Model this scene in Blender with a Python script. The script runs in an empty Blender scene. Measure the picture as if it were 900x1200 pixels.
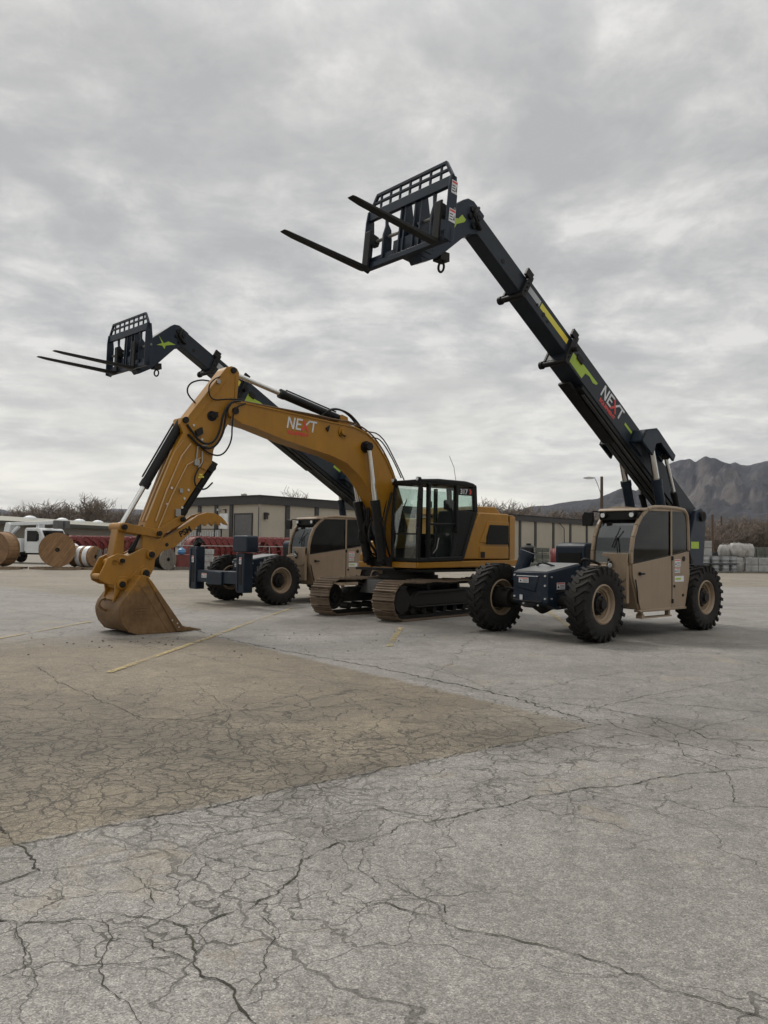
import bpy, bmesh, math, random
from mathutils import Matrix, Vector, noise as mnoise
PI = math.pi
R = math.radians
rnd = random.Random(7)
scene = bpy.context.scene
COL = scene.collection

# ------------------------------------------------------------------ camera numbers
CF, CH0, CROLL = 939.73, 1.6, -0.0134
CTH = math.atan((639.138 - 600) / CF)
def ray(px, py):
    A = (px - 450) / CF; B = (600 - py) / CF
    cr, sr = math.cos(CROLL), math.sin(CROLL)
    x = A * cr + B * sr; u = -A * sr + B * cr
    c, s = math.cos(CTH), math.sin(CTH)
    return Vector((x, c - u * s, s + u * c))
def ground(px, py, z=0.0):
    r = ray(px, py); t = (z - CH0) / r.z
    return Vector((r.x * t, r.y * t, z))
def at(px, depth, z=0.0):                      # ground point under bearing px, depth metres away
    r = ray(px, 640); return Vector((r.x / r.y * depth, depth, z))

# ------------------------------------------------------------------ mesh builder
def rotz(a): return Matrix.Rotation(a, 4, 'Z')
def T(x, y, z): return Matrix.Translation((x, y, z))
class MB:
    def __init__(s, M=None):
        s.bm = bmesh.new(); s.M = M or Matrix.Identity(4)
    def v(s, p): return s.bm.verts.new(s.M @ Vector(p))
    def f(s, vs, mi=0):
        try:
            f = s.bm.faces.new(vs); f.material_index = mi; return f
        except ValueError: return None
    def hexa(s, P, mi=0):                      # 8 points: bottom ring 0-3, top ring 4-7
        v = [s.v(p) for p in P]
        for q in ((3,2,1,0),(4,5,6,7),(0,1,5,4),(1,2,6,5),(2,3,7,6),(3,0,4,7)): s.f([v[i] for i in q], mi)
        return s
    def box(s, x0, x1, y0, y1, z0, z1, mi=0):
        return s.hexa([(x0,y0,z0),(x1,y0,z0),(x1,y1,z0),(x0,y1,z0),(x0,y0,z1),(x1,y0,z1),(x1,y1,z1),(x0,y1,z1)], mi)
    def prism(s, pts, a, b, ax='y', mi=0):     # polygon extruded along an axis
        def m(p, k):
            if ax == 'y': return (p[0], k, p[1])
            if ax == 'x': return (k, p[0], p[1])
            return (p[0], p[1], k)
        A = [s.v(m(p, a)) for p in pts]; B = [s.v(m(p, b)) for p in pts]; n = len(pts)
        s.f(A[::-1], mi); s.f(B, mi)
        for i in range(n): s.f([A[i], A[(i+1)%n], B[(i+1)%n], B[i]], mi)
        return s
    def frame(s, p0, p1):
        p0 = Vector(p0); p1 = Vector(p1); d = (p1 - p0).normalized()
        u = d.cross(Vector((0,0,1)))
        if u.length < 1e-3: u = d.cross(Vector((0,1,0)))
        u.normalize(); w = u.cross(d).normalized()
        return p0, p1, d, u, w
    def cyl(s, p0, p1, r0, r1=None, n=16, cap=True, mi=0):
        r1 = r0 if r1 is None else r1
        p0, p1, d, u, w = s.frame(p0, p1)
        A = [s.v(p0 + (u*math.cos(2*PI*i/n) + w*math.sin(2*PI*i/n))*r0) for i in range(n)]
        B = [s.v(p1 + (u*math.cos(2*PI*i/n) + w*math.sin(2*PI*i/n))*r1) for i in range(n)]
        for i in range(n): s.f([A[i], A[(i+1)%n], B[(i+1)%n], B[i]], mi)
        if cap: s.f(A[::-1], mi); s.f(B, mi)
        return s
    def beam(s, p0, p1, w, h, mi=0):           # w sideways, h upwards
        p0, p1, d, u, v = s.frame(p0, p1); u = u*w/2; v = v*h/2
        return s.hexa([p0-u-v, p1-u-v, p1+u-v, p0+u-v, p0-u+v, p1-u+v, p1+u+v, p0+u+v], mi)
    def tube(s, pts, r, n=8, mi=0, smooth=0):
        P = [Vector(p) for p in pts]
        for _ in range(smooth):
            Q = [P[0]]
            for a, b in zip(P, P[1:]): Q += [a*.75+b*.25, a*.25+b*.75]
            P = Q + [P[-1]]
        prev = None; rings = []
        u = None
        for i, p in enumerate(P):
            d = (P[min(i+1, len(P)-1)] - P[max(i-1, 0)]).normalized()
            if u is None:
                u = d.cross(Vector((0,0,1)))
                if u.length < .05: u = d.cross(Vector((0,1,0)))
            u = (u - d*u.dot(d)).normalized(); w = u.cross(d)
            rings.append([s.v(p + (u*math.cos(2*PI*k/n) + w*math.sin(2*PI*k/n))*r) for k in range(n)])
        for A, B in zip(rings, rings[1:]):
            for k in range(n): s.f([A[k], A[(k+1)%n], B[(k+1)%n], B[k]], mi)
        s.f(rings[0][::-1], mi); s.f(rings[-1], mi)
        return s
    def lathe(s, prof, o, d, n=32, mi=0, closed=False):   # profile [(radius, height along d)]
        o = Vector(o); o, _, d, u, w = s.frame(o, o + Vector(d))
        rings = []
        for r, h in prof:
            rings.append([s.v(o + d*h + (u*math.cos(2*PI*k/n) + w*math.sin(2*PI*k/n))*r) for k in range(n)])
        pairs = list(zip(rings, rings[1:])) + ([(rings[-1], rings[0])] if closed else [])
        for A, B in pairs:
            for k in range(n): s.f([A[k], A[(k+1)%n], B[(k+1)%n], B[k]], mi)
        if not closed: s.f(rings[0][::-1], mi); s.f(rings[-1], mi)
        return s
    def build(s, name, mats, parent=None, bevel=0, ang=35, link=True):
        bm = s.bm
        bmesh.ops.recalc_face_normals(bm, faces=bm.faces)
        lim = R(ang)
        for f in bm.faces: f.smooth = True
        for e in bm.edges:
            if len(e.link_faces) != 2 or e.calc_face_angle(0) > lim: e.smooth = False
        me = bpy.data.meshes.new(name); bm.to_mesh(me); bm.free()
        for m in (mats if isinstance(mats, (list, tuple)) else [mats]): me.materials.append(m)
        o = bpy.data.objects.new(name, me); COL.objects.link(o)
        if parent: o.parent = parent
        if bevel:
            b = o.modifiers.new('bevel', 'BEVEL'); b.width = bevel; b.segments = 2; b.limit_method = 'ANGLE'; b.angle_limit = R(40)
        return o
def rr(x0, x1, z0, z1, r, n=4):                 # rounded rectangle outline
    P = []
    for cx, cz, a in ((x1-r, z0+r, -90), (x1-r, z1-r, 0), (x0+r, z1-r, 90), (x0+r, z0+r, 180)):
        for k in range(n+1):
            t = R(a + 90*k/n); P.append((cx + r*math.cos(t), cz + r*math.sin(t)))
    return P
def thing(name, label, cat, loc=(0,0,0), rz=0, group=None):
    o = bpy.data.objects.new(name, None); COL.objects.link(o)
    o.empty_display_size = .3; o.location = loc; o.rotation_euler = (0, 0, rz)
    o['label'] = label; o['category'] = cat
    if group: o['group'] = group
    return o
def tag(o, label, cat, group=None):
    o['label'] = label; o['category'] = cat
    if group: o['group'] = group
    return o
def struct(o, kind='structure'):
    o['kind'] = kind; return o
def copy_tree(o, parent=None):
    c = o.copy(); COL.objects.link(c)
    if parent: c.parent = parent
    for ch in list(o.children): copy_tree(ch, c)
    return c

# ------------------------------------------------------------------ materials
class NT:
    D2 = False
    def __init__(s, nt): s.nt = nt; s.N = nt.nodes; s.L = nt.links
    def n(s, t, **k):
        n = s.N.new(t)
        for a, b in k.items(): setattr(n, a, b)
        return n
    def sock(s, n, key, v):
        i = n.inputs[key]
        if isinstance(v, bpy.types.NodeSocket): s.L.new(v, i)
        elif v is not None:
            if hasattr(i.default_value, '__len__') and not hasattr(v, '__len__'): v = (v, v, v)
            if hasattr(i.default_value, '__len__') and len(i.default_value) == 4 and len(v) == 3: v = (*v, 1)
            i.default_value = v
    def math(s, op, a, b=None, c=None, clamp=False):
        n = s.n('ShaderNodeMath', operation=op, use_clamp=clamp)
        for i, v in enumerate((a, b, c)):
            if v is not None: s.sock(n, i, v)
        return n.outputs[0]
    def vmath(s, op, a, b=None):
        n = s.n('ShaderNodeVectorMath', operation=op)
        s.sock(n, 0, a)
        if b is not None: s.sock(n, 1, b)
        return n.outputs[0]
    def noise(s, vec, scale, detail=4, rough=.55, dist=0, out='Fac'):
        n = s.n('ShaderNodeTexNoise'); n.noise_dimensions = '2D' if s.D2 else '3D'; s.sock(n, 'Vector', vec)
        n.inputs['Scale'].default_value = scale; n.inputs['Detail'].default_value = detail
        n.inputs['Roughness'].default_value = rough; n.inputs['Distortion'].default_value = dist
        return n.outputs[out]
    def vor(s, vec, scale, feature='F1', out='Distance', rand=1):
        n = s.n('ShaderNodeTexVoronoi', feature=feature); n.voronoi_dimensions = '2D' if s.D2 else '3D'; s.sock(n, 'Vector', vec)
        n.inputs['Scale'].default_value = scale; n.inputs['Randomness'].default_value = rand
        return n.outputs[out]
    def ramp(s, fac, stops, interp='LINEAR'):
        n = s.n('ShaderNodeValToRGB'); s.sock(n, 'Fac', fac); cr = n.color_ramp; cr.interpolation = interp
        while len(cr.elements) < len(stops): cr.elements.new(.5)
        for e, (p, c) in zip(cr.elements, stops):
            e.position = p; e.color = (c, c, c, 1) if not hasattr(c, '__len__') else (*c, 1)
        return n.outputs['Color']
    def mix(s, fac, a, b, blend='MIX'):
        n = s.n('ShaderNodeMix', data_type='RGBA', blend_type=blend)
        s.sock(n, 0, fac); s.sock(n, 6, a); s.sock(n, 7, b); return n.outputs[2]
    def coord(s, which='Object'): return s.n('ShaderNodeTexCoord').outputs[which]
    def pos(s): return s.n('ShaderNodeNewGeometry').outputs['Position']
    def sep(s, v):
        n = s.n('ShaderNodeSeparateXYZ'); s.sock(n, 0, v); return n.outputs
    def bump(s, h, strength, dist=.01):
        n = s.n('ShaderNodeBump'); s.sock(n, 'Height', h); n.inputs['Strength'].default_value = strength
        n.inputs['Distance'].default_value = dist; return n.outputs[0]
def newmat(name):
    m = bpy.data.materials.new(name); m.use_nodes = True
    m.node_tree.nodes.clear(); t = NT(m.node_tree)
    out = t.n('ShaderNodeOutputMaterial'); b = t.n('ShaderNodeBsdfPrincipled')
    t.L.new(b.outputs[0], out.inputs[0]); return m, t, b, out
def mat(name, col, rough=.5, metal=0, var=.15, scale=3, dust=0, dustcol=(.23,.19,.14), dscale=2.2, bump=0, bscale=60, coat=0, stretch=None, fine=0):
    m, t, b, out = newmat(name)
    c = t.coord()
    if stretch: c = t.vmath('MULTIPLY', c, stretch)
    n1 = t.noise(c, scale, 5, .6)
    lo = tuple(x*(1-var) for x in col); hi = tuple(min(1, x*(1+var)) for x in col)
    base = t.ramp(n1, [(.3, lo), (.7, hi)])
    rg = t.math('MULTIPLY_ADD', n1, .25, rough-.12, clamp=True)
    if fine:
        base = t.mix(fine, base, t.ramp(t.noise(c, scale*14, 3, .7), [(.35, tuple(x*.6 for x in col)), (.65, tuple(min(1,x*1.3) for x in col))]))
    if 'paint' in name:      # rain streaks and paint chips
        stk = t.ramp(t.noise(t.vmath('MULTIPLY', c, (11, 11, .9)), 1, 5, .7), [(.34, .70), (.5, 1.0), (.7, 1.06)])
        base = t.mix(.28, base, stk, 'MULTIPLY')
        chip = t.ramp(t.noise(c, 26, 6, .72), [(.665, 0), (.69, 1)])
        chip = t.math('MULTIPLY', chip, t.ramp(t.noise(c, 1.9, 3), [(.48, 0), (.6, 1)]))
        base = t.mix(t.math('MULTIPLY', chip, .8), base, (.05,.035,.025) if max(col) > .06 else (.10,.095,.09))
    if dust:
        d = t.ramp(t.noise(c, dscale, 8, .68, .4), [(.62-.35*dust, 0), (.8-.2*dust, 1)])
        nz = t.sep(t.n('ShaderNodeNewGeometry').outputs['Normal'])[2]
        up = t.math('MULTIPLY_ADD', nz, .25, .6, clamp=True)
        dm = t.math('MULTIPLY', t.math('MULTIPLY', d, up), min(1, .35+dust))
        base = t.mix(dm, base, dustcol)
        rg = t.math('MAXIMUM', rg, t.math('MULTIPLY', dm, .9))
    t.sock(b, 'Base Color', base); t.sock(b, 'Roughness', rg); b.inputs['Metallic'].default_value = metal
    b.inputs['Specular IOR Level'].default_value = .5 if max(col) > .06 else .22
    if coat: b.inputs['Coat Weight'].default_value = coat; b.inputs['Coat Roughness'].default_value = .15
    if bump: t.sock(b, 'Normal', t.bump(t.noise(c, bscale, 4, .6), bump))
    return m
def glassmat(name, tint, alpha, rough=.03):
    m = bpy.data.materials.new(name); m.use_nodes = True; m.node_tree.nodes.clear(); t = NT(m.node_tree)
    out = t.n('ShaderNodeOutputMaterial'); tr = t.n('ShaderNodeBsdfTransparent'); gl = t.n('ShaderNodeBsdfPrincipled')
    tr.inputs[0].default_value = (*tint, 1)
    # a pane: tinted see-through, mirror reflection by angle, and a little dust film
    dirt = t.ramp(t.noise(t.coord(), 3, 6, .7), [(.35, .0), (.8, .05)])
    gl.inputs['Base Color'].default_value = (.25,.235,.21,1); gl.inputs['Roughness'].default_value = .9
    gs = t.n('ShaderNodeBsdfGlossy'); gs.inputs['Roughness'].default_value = rough; gs.inputs[0].default_value = (.9,.93,.93,1)
    lw = t.n('ShaderNodeLayerWeight'); lw.inputs[0].default_value = .5; fr = t.math('MULTIPLY_ADD', t.math('POWER', lw.outputs['Facing'], 4.0), .8, .012)
    m1 = t.n('ShaderNodeMixShader'); t.L.new(dirt, m1.inputs[0]); t.L.new(tr.outputs[0], m1.inputs[1]); t.L.new(gl.outputs[0], m1.inputs[2])
    mx = t.n('ShaderNodeMixShader')
    fac = t.math('ADD', fr, alpha, clamp=True)
    t.L.new(fac, mx.inputs[0]); t.L.new(m1.outputs[0], mx.inputs[1]); t.L.new(gs.outputs[0], mx.inputs[2]); t.L.new(mx.outputs[0], out.inputs[0])
    return m
NAVY = mat('navy_paint', (.011,.019,.032), .42, var=.2, dust=.10, dustcol=(.09,.08,.07), coat=.1)
BOOMC = mat('boom_grey_paint', (.017,.023,.031), .45, var=.2, dust=.06, dustcol=(.08,.075,.07), coat=.05)
TANP = mat('tan_paint', (.235,.172,.112), .45, var=.08, dust=.25, dustcol=(.16,.125,.09))
YEL = mat('yellow_paint', (.300,.137,.004), .40, var=.14, dust=.14, dustcol=(.14,.075,.02), coat=0, scale=1.4)
YELD = mat('muddy_yellow_paint', (.275,.124,.005), .46, var=.16, dust=.38, dustcol=(.11,.060,.02), scale=1.5)
def bucketmat():      # mud over worn steel, with yellow paint left on the upper part
    m, t, b, out = newmat('muddy_bucket_steel'); c = t.coord(); z = t.sep(c)[2]
    n = t.noise(c, 3.5, 7, .68, .3); n2 = t.noise(t.vmath('MULTIPLY', c, (9, 9, 2.5)), 2, 5, .65)
    mud = t.ramp(t.math('ADD', t.math('MULTIPLY', n, .6), t.math('MULTIPLY', n2, .4)), [(.3, (.070,.034,.011)), (.5, (.140,.075,.026)), (.7, (.215,.135,.062))])
    k = t.ramp(t.math('MULTIPLY_ADD', n, .9, t.math('SUBTRACT', z, 1.18)), [(.0, 0), (.16, .9)])
    t.sock(b, 'Base Color', t.mix(k, mud, (.27,.125,.010))); t.sock(b, 'Roughness', t.math('MULTIPLY_ADD', n2, .4, .4))
    b.inputs['Metallic'].default_value = .15; t.sock(b, 'Normal', t.bump(t.noise(c, 40, 5, .7), .35)); return m
BUCK = bucketmat()
MUDST = mat('worn_track_steel', (.135,.095,.062), .6, metal=.25, var=.3, dust=.4, dustcol=(.13,.10,.07), scale=4)
DARKST = mat('greasy_dark_steel', (.014,.013,.012), .6, var=.3, dust=.2, dustcol=(.07,.058,.045))
BLK = mat('black_plastic', (.008,.008,.008), .5, var=.2, dust=.1, dustcol=(.06,.055,.05))
BLKR = mat('black_forks', (.014,.014,.014), .55, var=.3, dust=.15, dustcol=(.07,.055,.04))
RUB = mat('tyre_rubber', (.014,.0135,.013), .78, var=.25, dust=.42, dustcol=(.05,.043,.035), scale=6, bump=.2)
HOSE = mat('black_hose', (.012,.012,.012), .45)
CHROME = mat('cylinder_rod', (.62,.62,.6), .22, metal=1, var=.05)
STEEL = mat('grey_steel', (.30,.29,.27), .5, metal=.6, var=.2, dust=.2)
SHEENTOP = mat('grey_cover_paint', (.13,.135,.135), .4, var=.1, dust=.3, dustcol=(.2,.18,.15))  # tops of the navy covers: sky sheen put into the colour as grey
LIME = mat('lime_decal', (.30,.42,.035), .5, var=.05)
YDEC = mat('yellow_decal', (.55,.50,.06), .5, var=.08)
WDEC = mat('white_decal', (.55,.56,.57), .45, var=.1, dust=.1)
GDEC = mat('grey_decal', (.33,.35,.36), .4, var=.1)
RDEC = mat('red_decal', (.55,.05,.035), .5, var=.05)
BOLT = mat('bright_bolt', (.5,.5,.49), .4, metal=.5)
LAMPM = mat('lamp_lens', (.6,.62,.62), .15, var=.05)
SEAT = mat('seat_cloth', (.03,.03,.032), .8)
GLS = glassmat('tinted_side_glass', (.16,.165,.17), .0)
GLF = glassmat('windscreen_glass', (.42,.45,.46), .06)
GLE = glassmat('excavator_glass', (.80,.86,.84), .01)
GLW = glassmat('excavator_windscreen', (.78,.84,.82), .07)
# ================================================================== SKY, SUN, CAMERA
def build_world():
    w = bpy.data.worlds.new("World"); scene.world = w; w.use_nodes = True
    w.node_tree.nodes.clear(); t = NT(w.node_tree)
    w.cycles.sampling_method = 'MANUAL'; w.cycles.sample_map_resolution = 512
    out = t.n('ShaderNodeOutputWorld')
    sky = t.n('ShaderNodeTexSky', sky_type='NISHITA'); sky.sun_disc = False
    sky.sun_elevation = SUN_EL; sky.sun_rotation = SUN_ROT
    b1 = t.n('ShaderNodeBackground'); t.L.new(sky.outputs[0], b1.inputs[0]); b1.inputs[1].default_value = .08
    d = t.coord('Generated'); x, y, z = t.sep(d); t.D2 = True
    zc = t.math('MAXIMUM', z, 0.0)
    k = t.math('DIVIDE', 1.0, t.math('ADD', zc, .16))
    cx = t.math('MULTIPLY', x, k); cy = t.math('MULTIPLY', y, k)
    cmb = t.n('ShaderNodeCombineXYZ'); t.L.new(cx, cmb.inputs[0]); t.L.new(cy, cmb.inputs[1]); cmb.inputs[2].default_value = 3.7
    p = t.vmath('MULTIPLY', cmb.outputs[0], (1.25, 1.3, 1)); p = t.vmath('ADD', p, SKYOFF)
    warp = t.n('ShaderNodeTexNoise'); warp.noise_dimensions = '2D'; t.L.new(p, warp.inputs[0]); warp.inputs['Scale'].default_value = 1.1; warp.inputs['Detail'].default_value = 3
    wv = t.vmath('MULTIPLY', t.vmath('SUBTRACT', warp.outputs['Color'], (.5,.5,.5)), (.30,.30,.30))
    p2 = t.vmath('ADD', p, wv)
    big = t.noise(p2, .75, 3, .5)
    med = t.noise(p2, 2.8, 10, .65)
    def lumps(sc):
        n = t.n('ShaderNodeTexVoronoi', feature='SMOOTH_F1'); n.voronoi_dimensions = '2D'; t.L.new(p2, n.inputs['Vector']); n.inputs['Scale'].default_value = sc; n.inputs['Smoothness'].default_value = .6
        return n.outputs['Distance']
    puff = t.math('SUBTRACT', 1.0, lumps(3.6)); puff2 = t.noise(p2, 9, 6, .6)
    s = t.math('ADD', t.math('ADD', t.math('MULTIPLY', big, .27), t.math('MULTIPLY', med, .42)), t.math('ADD', t.math('MULTIPLY', puff, .16), t.math('MULTIPLY', puff2, .15)))
    col = t.ramp(s, [(.40, (.40,.40,.396)), (.48, (.46,.457,.448)), (.55, (.55,.543,.526)), (.62, (.67,.657,.63))], 'LINEAR')
    # brighter, creamier gaps low over the left horizon
    lowm = t.ramp(z, [(.0, 1), (.06, .95), (.24, 0)])
    leftm = t.ramp(x, [(.0, 1), (.62, .0)])     # x from 0 upward fades (negative x clamps to 1)
    lf = t.math('MULTIPLY', lowm, t.math('MULTIPLY_ADD', leftm, .6, .4))
    t.D2 = False
    band = t.ramp(t.noise(t.vmath('MULTIPLY', d, (1.6, 1.6, 13)), 2.1, 5, .55, .5), [(.40, 0), (.62, 1)])
    col = t.mix(t.math('MULTIPLY', lf, t.math('MULTIPLY_ADD', band, .65, .35)), col, (.88,.85,.76))
    # an overcast sky is brighter overhead than near the horizon
    up = t.math('MULTIPLY_ADD', t.ramp(z, [(.52, 0), (.9, 1)]), ZEN, 1.0)
    b2 = t.n('ShaderNodeBackground'); t.L.new(col, b2.inputs[0]); t.L.new(up, b2.inputs[1])
    mx = t.n('ShaderNodeMixShader'); mx.inputs[0].default_value = .95
    t.L.new(b1.outputs[0], mx.inputs[1]); t.L.new(b2.outputs[0], mx.inputs[2]); t.L.new(mx.outputs[0], out.inputs[0])
SKYOFF = (3.0, 7.0, 0)
SUN_EL = R(48); SUN_AZ = R(125)      # azimuth of the sun counter-clockwise from +X: behind-left of the machines
SUN_ROT = PI/2 - SUN_AZ
ZEN = 1.35
build_world()
sl = bpy.data.lights.new('sun', 'SUN'); sl.energy = 1.3; sl.angle = R(14); sl.color = (1, .95, .87)
so = bpy.data.objects.new('sun', sl); COL.objects.link(so)
sd = Vector((math.cos(SUN_EL)*math.cos(SUN_AZ), math.cos(SUN_EL)*math.sin(SUN_AZ), math.sin(SUN_EL)))
so.rotation_euler = sd.to_track_quat('Z', 'Y').to_euler(); so.location = (0, 0, 60)
cam = bpy.data.cameras.new('camera'); cam.sensor_fit = 'VERTICAL'; cam.sensor_height = 36; cam.sensor_width = 27
cam.lens = CF / 1200 * 36; cam.clip_start = .05; cam.clip_end = 60000
co = bpy.data.objects.new('camera', cam); COL.objects.link(co); scene.camera = co
fw = ray(450, 600).normalized(); rt = (ray(1450, 600) - ray(450, 600)).normalized(); upv = rt.cross(fw)
m3 = Matrix((rt, upv, -fw)).transposed(); co.matrix_world = T(0, 0, CH0) @ m3.to_4x4()
vs = scene.view_settings; scene.display_settings.display_device = 'sRGB'
vs.view_transform = 'Standard'; vs.look = 'None'; vs.exposure = .27; vs.gamma = 1; vs.use_curve_mapping = False
scene.cycles.use_denoising = True; scene.cycles.use_adaptive_sampling = True; scene.cycles.adaptive_threshold = .015
scene.cycles.max_bounces = 8; scene.cycles.transparent_max_bounces = 12; scene.cycles.volume_bounces = 0
scene.render.film_transparent = False

# ================================================================== GROUND
def capsule(t, P, a, b):                        # distance in plan from a point to the segment a-b
    ax, ay = a; bx, by = b; dx, dy = bx-ax, by-ay; L2 = dx*dx+dy*dy
    x, y, _ = P
    u = t.math('ADD', t.math('MULTIPLY', t.math('SUBTRACT', x, ax), dx/L2), t.math('MULTIPLY', t.math('SUBTRACT', y, ay), dy/L2), clamp=True)
    qx = t.math('SUBTRACT', x, t.math('MULTIPLY_ADD', u, dx, ax)); qy = t.math('SUBTRACT', y, t.math('MULTIPLY_ADD', u, dy, ay))
    return t.math('SQRT', t.math('ADD', t.math('MULTIPLY', qx, qx), t.math('MULTIPLY', qy, qy)))
def hplane(t, P, p0, p1):                       # signed distance, positive on the left of p0->p1 in plan
    a = ground(*p0); b = ground(*p1); d = (b-a).normalized(); nx, ny = -d.y, d.x
    return t.math('ADD', t.math('MULTIPLY', P[0], nx), t.math('MULTIPLY_ADD', P[1], ny, -(a.x*nx + a.y*ny)))
def paving(name, nets):
    m, t, b, out = newmat(name); t.D2 = True
    p = t.pos(); P = t.sep(p)
    def warpv(sc, det, amp):
        wn = t.n('ShaderNodeTexNoise'); wn.noise_dimensions = '2D'; t.L.new(p, wn.inputs[0]); wn.inputs['Scale'].default_value = sc; wn.inputs['Detail'].default_value = det
        return t.vmath('MULTIPLY', t.vmath('SUBTRACT', wn.outputs['Color'], (.5,.5,.5)), (amp, amp, 0))
    pw = t.vmath('ADD', t.vmath('ADD', p, warpv(1.7, 4, .50)), warpv(9, 4, .10))
    n_big = t.noise(p, .16, 5, .6, .4); n_mid = t.noise(p, 1.3, 7, .66)
    sw = t.noise(t.vmath('MULTIPLY', p, (.35, 1.5, 1)), .6, 6, .6, .5)
    k = t.math('ADD', t.math('MULTIPLY', n_big, .45), t.math('ADD', t.math('MULTIPLY', n_mid, .3), t.math('MULTIPLY', sw, .25)))
    grey = t.ramp(k, [(.36, (.180,.169,.154)), (.5, (.236,.223,.204)), (.66, (.288,.273,.252))])
    tan = t.ramp(k, [(.38, (.120,.098,.067)), (.5, (.176,.146,.103)), (.64, (.232,.197,.145))])
    farc = t.ramp(k, [(.38, (.155,.133,.100)), (.5, (.205,.178,.137)), (.64, (.260,.228,.178))])
    # the dusty apron: three soft, ragged sides
    nz = t.math('MULTIPLY_ADD', t.noise(p, 2.6, 7, .72), 1.5, -.75)
    def soft(d, amp, w): return t.math('DIVIDE', t.math('MULTIPLY_ADD', nz, amp, d), w, clamp=True)
    d1 = soft(hplane(t, P, (705,852), (262,748)), .16, .10)
    d2 = soft(hplane(t, P, (20,991), (705,851)), .10, .07)
    d3 = soft(hplane(t, P, (300,736), (0,741)), 1.6, 2.6)
    mt = t.math('MINIMUM', t.math('MINIMUM', d1, d2), d3)
    ax = ground(705, 851); fade = t.math('DIVIDE', t.math('MULTIPLY_ADD', nz, .5, capsule(t, P, (ax.x, ax.y), (ax.x+.01, ax.y))), 1.5, clamp=True)
    mt = t.math('MULTIPLY', mt, t.math('MULTIPLY_ADD', fade, .42, .55))
    dA = hplane(t, P, (0,690), (235,719)); dB = hplane(t, P, (235,719), (640,687)); dC = hplane(t, P, (640,687), (1250,691))
    mf = t.math('DIVIDE', t.math('MULTIPLY_ADD', nz, .9, t.math('MINIMUM', dA, t.math('MAXIMUM', dB, dC))), 1.1, clamp=True)
    base = t.mix(mt, grey, tan); base = t.mix(mf, base, farc)
    # aggregate
    agx = t.sep(t.vor(p, 165, 'F1', 'Color'))[0]
    agc = t.ramp(agx, [(0, .46), (.35, .80), (.7, 1.08), (.93, 1.25), (1, 1.8)])
    base = t.mix(.85, base, agc, 'MULTIPLY')
    base = t.mix(.8, base, t.ramp(t.noise(p, 260, 2, .7), [(.3, .70), (.7, 1.28)]), 'MULTIPLY')
    base = t.mix(.8, base, t.ramp(t.noise(p, 24, 4, .7), [(.36, .80), (.62, 1.14)]), 'MULTIPLY')
    base = t.mix(.6, base, t.ramp(t.noise(p, 5.5, 6, .7), [(.36, .80), (.64, 1.14)]), 'MULTIPLY')
    pit = t.ramp(t.vor(p, 5.5, 'F1'), [(.022, 1), (.045, 0)])
    pit = t.math('MULTIPLY', pit, t.ramp(t.noise(p, 1.1, 2), [(.46, 0), (.56, 1)]))
    base = t.mix(t.math('MULTIPLY', pit, .8), base, (.025,.024,.022))
    # oil stains, spilt earth, dark dirt round the broken places, darker ground beneath the machines
    st = t.ramp(t.noise(pw, .55, 7, .66), [(.57, 0), (.72, 1)])
    base = t.mix(t.math('MULTIPLY', st, .38), base, (.075,.068,.055))
    dst = t.ramp(t.noise(t.vmath('ADD', pw, (37, 11, 0)), .8, 6, .66), [(.60, 0), (.76, 1)])
    base = t.mix(t.math('MULTIPLY', dst, .5), base, (.30,.245,.165))
    grime_dark = None
    for a, q, r0, r1 in nets['grime_dark']:
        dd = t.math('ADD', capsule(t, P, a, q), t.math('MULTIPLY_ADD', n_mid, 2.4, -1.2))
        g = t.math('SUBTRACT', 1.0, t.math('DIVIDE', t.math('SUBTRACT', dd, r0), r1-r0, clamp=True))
        grime_dark = g if grime_dark is None else t.math('MAXIMUM', grime_dark, g)
    base = t.mix(t.math('MULTIPLY', grime_dark, .5), base, (.066,.056,.042))
    ln = None
    for sc, wd, caps, ex in nets['cells']:
        e = t.vor(pw, sc, 'DISTANCE_TO_EDGE')
        wvar = t.math('MULTIPLY_ADD', t.noise(p, 3.1, 5, .75), wd*2.7, -wd*.38)
        wv_ = t.math('MAXIMUM', wvar, .0004)
        c = t.math('DIVIDE', t.math('SUBTRACT', wv_, e), t.math('MULTIPLY', wv_, .45), clamp=True)
        if caps:
            msk = None
            for a, q, r0, r1 in caps:
                dd = t.math('ADD', capsule(t, P, a, q), t.math('MULTIPLY_ADD', n_mid, 2.0, -1.0))
                g = t.math('SUBTRACT', 1.0, t.math('DIVIDE', t.math('SUBTRACT', dd, r0), r1-r0, clamp=True))
                msk = g if msk is None else t.math('MAXIMUM', msk, g)
            c = t.math('MULTIPLY', c, msk)
        c = t.math('MULTIPLY', c, ex)
        ln = c if ln is None else t.math('MAXIMUM', ln, c)
    base = t.mix(t.math('MULTIPLY', ln, .92), base, (.028,.024,.018))
    t.sock(b, 'Base Color', base)
    t.sock(b, 'Roughness', t.math('MULTIPLY_ADD', n_mid, .2, .70))
    h = t.math('ADD', t.math('ADD', t.math('MULTIPLY', agx, .35), t.math('MULTIPLY', n_mid, 1.2)), t.math('MULTIPLY', ln, -2.6))
    t.sock(b, 'Normal', t.bump(h, .6, .007))
    return m
def cap(px0, px1, r0, r1):
    a = ground(*px0); b = ground(*px1); return ((a.x, a.y), (b.x, b.y), r0, r1)
gnear = [cap((-60, 1100), (300, 1040), .35, 1.1), cap((250, 1010), (560, 925), .25, .9), cap((560, 925), (720, 868), .2, .8), cap((700, 868), (1050, 893), .25, .9)]
gwide = [cap((60, 1150), (380, 1060), .3, 1.0), cap((350, 1000), (900, 890), .1, 1.0), cap((640, 820), (1000, 790), .2, 2)]
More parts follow.
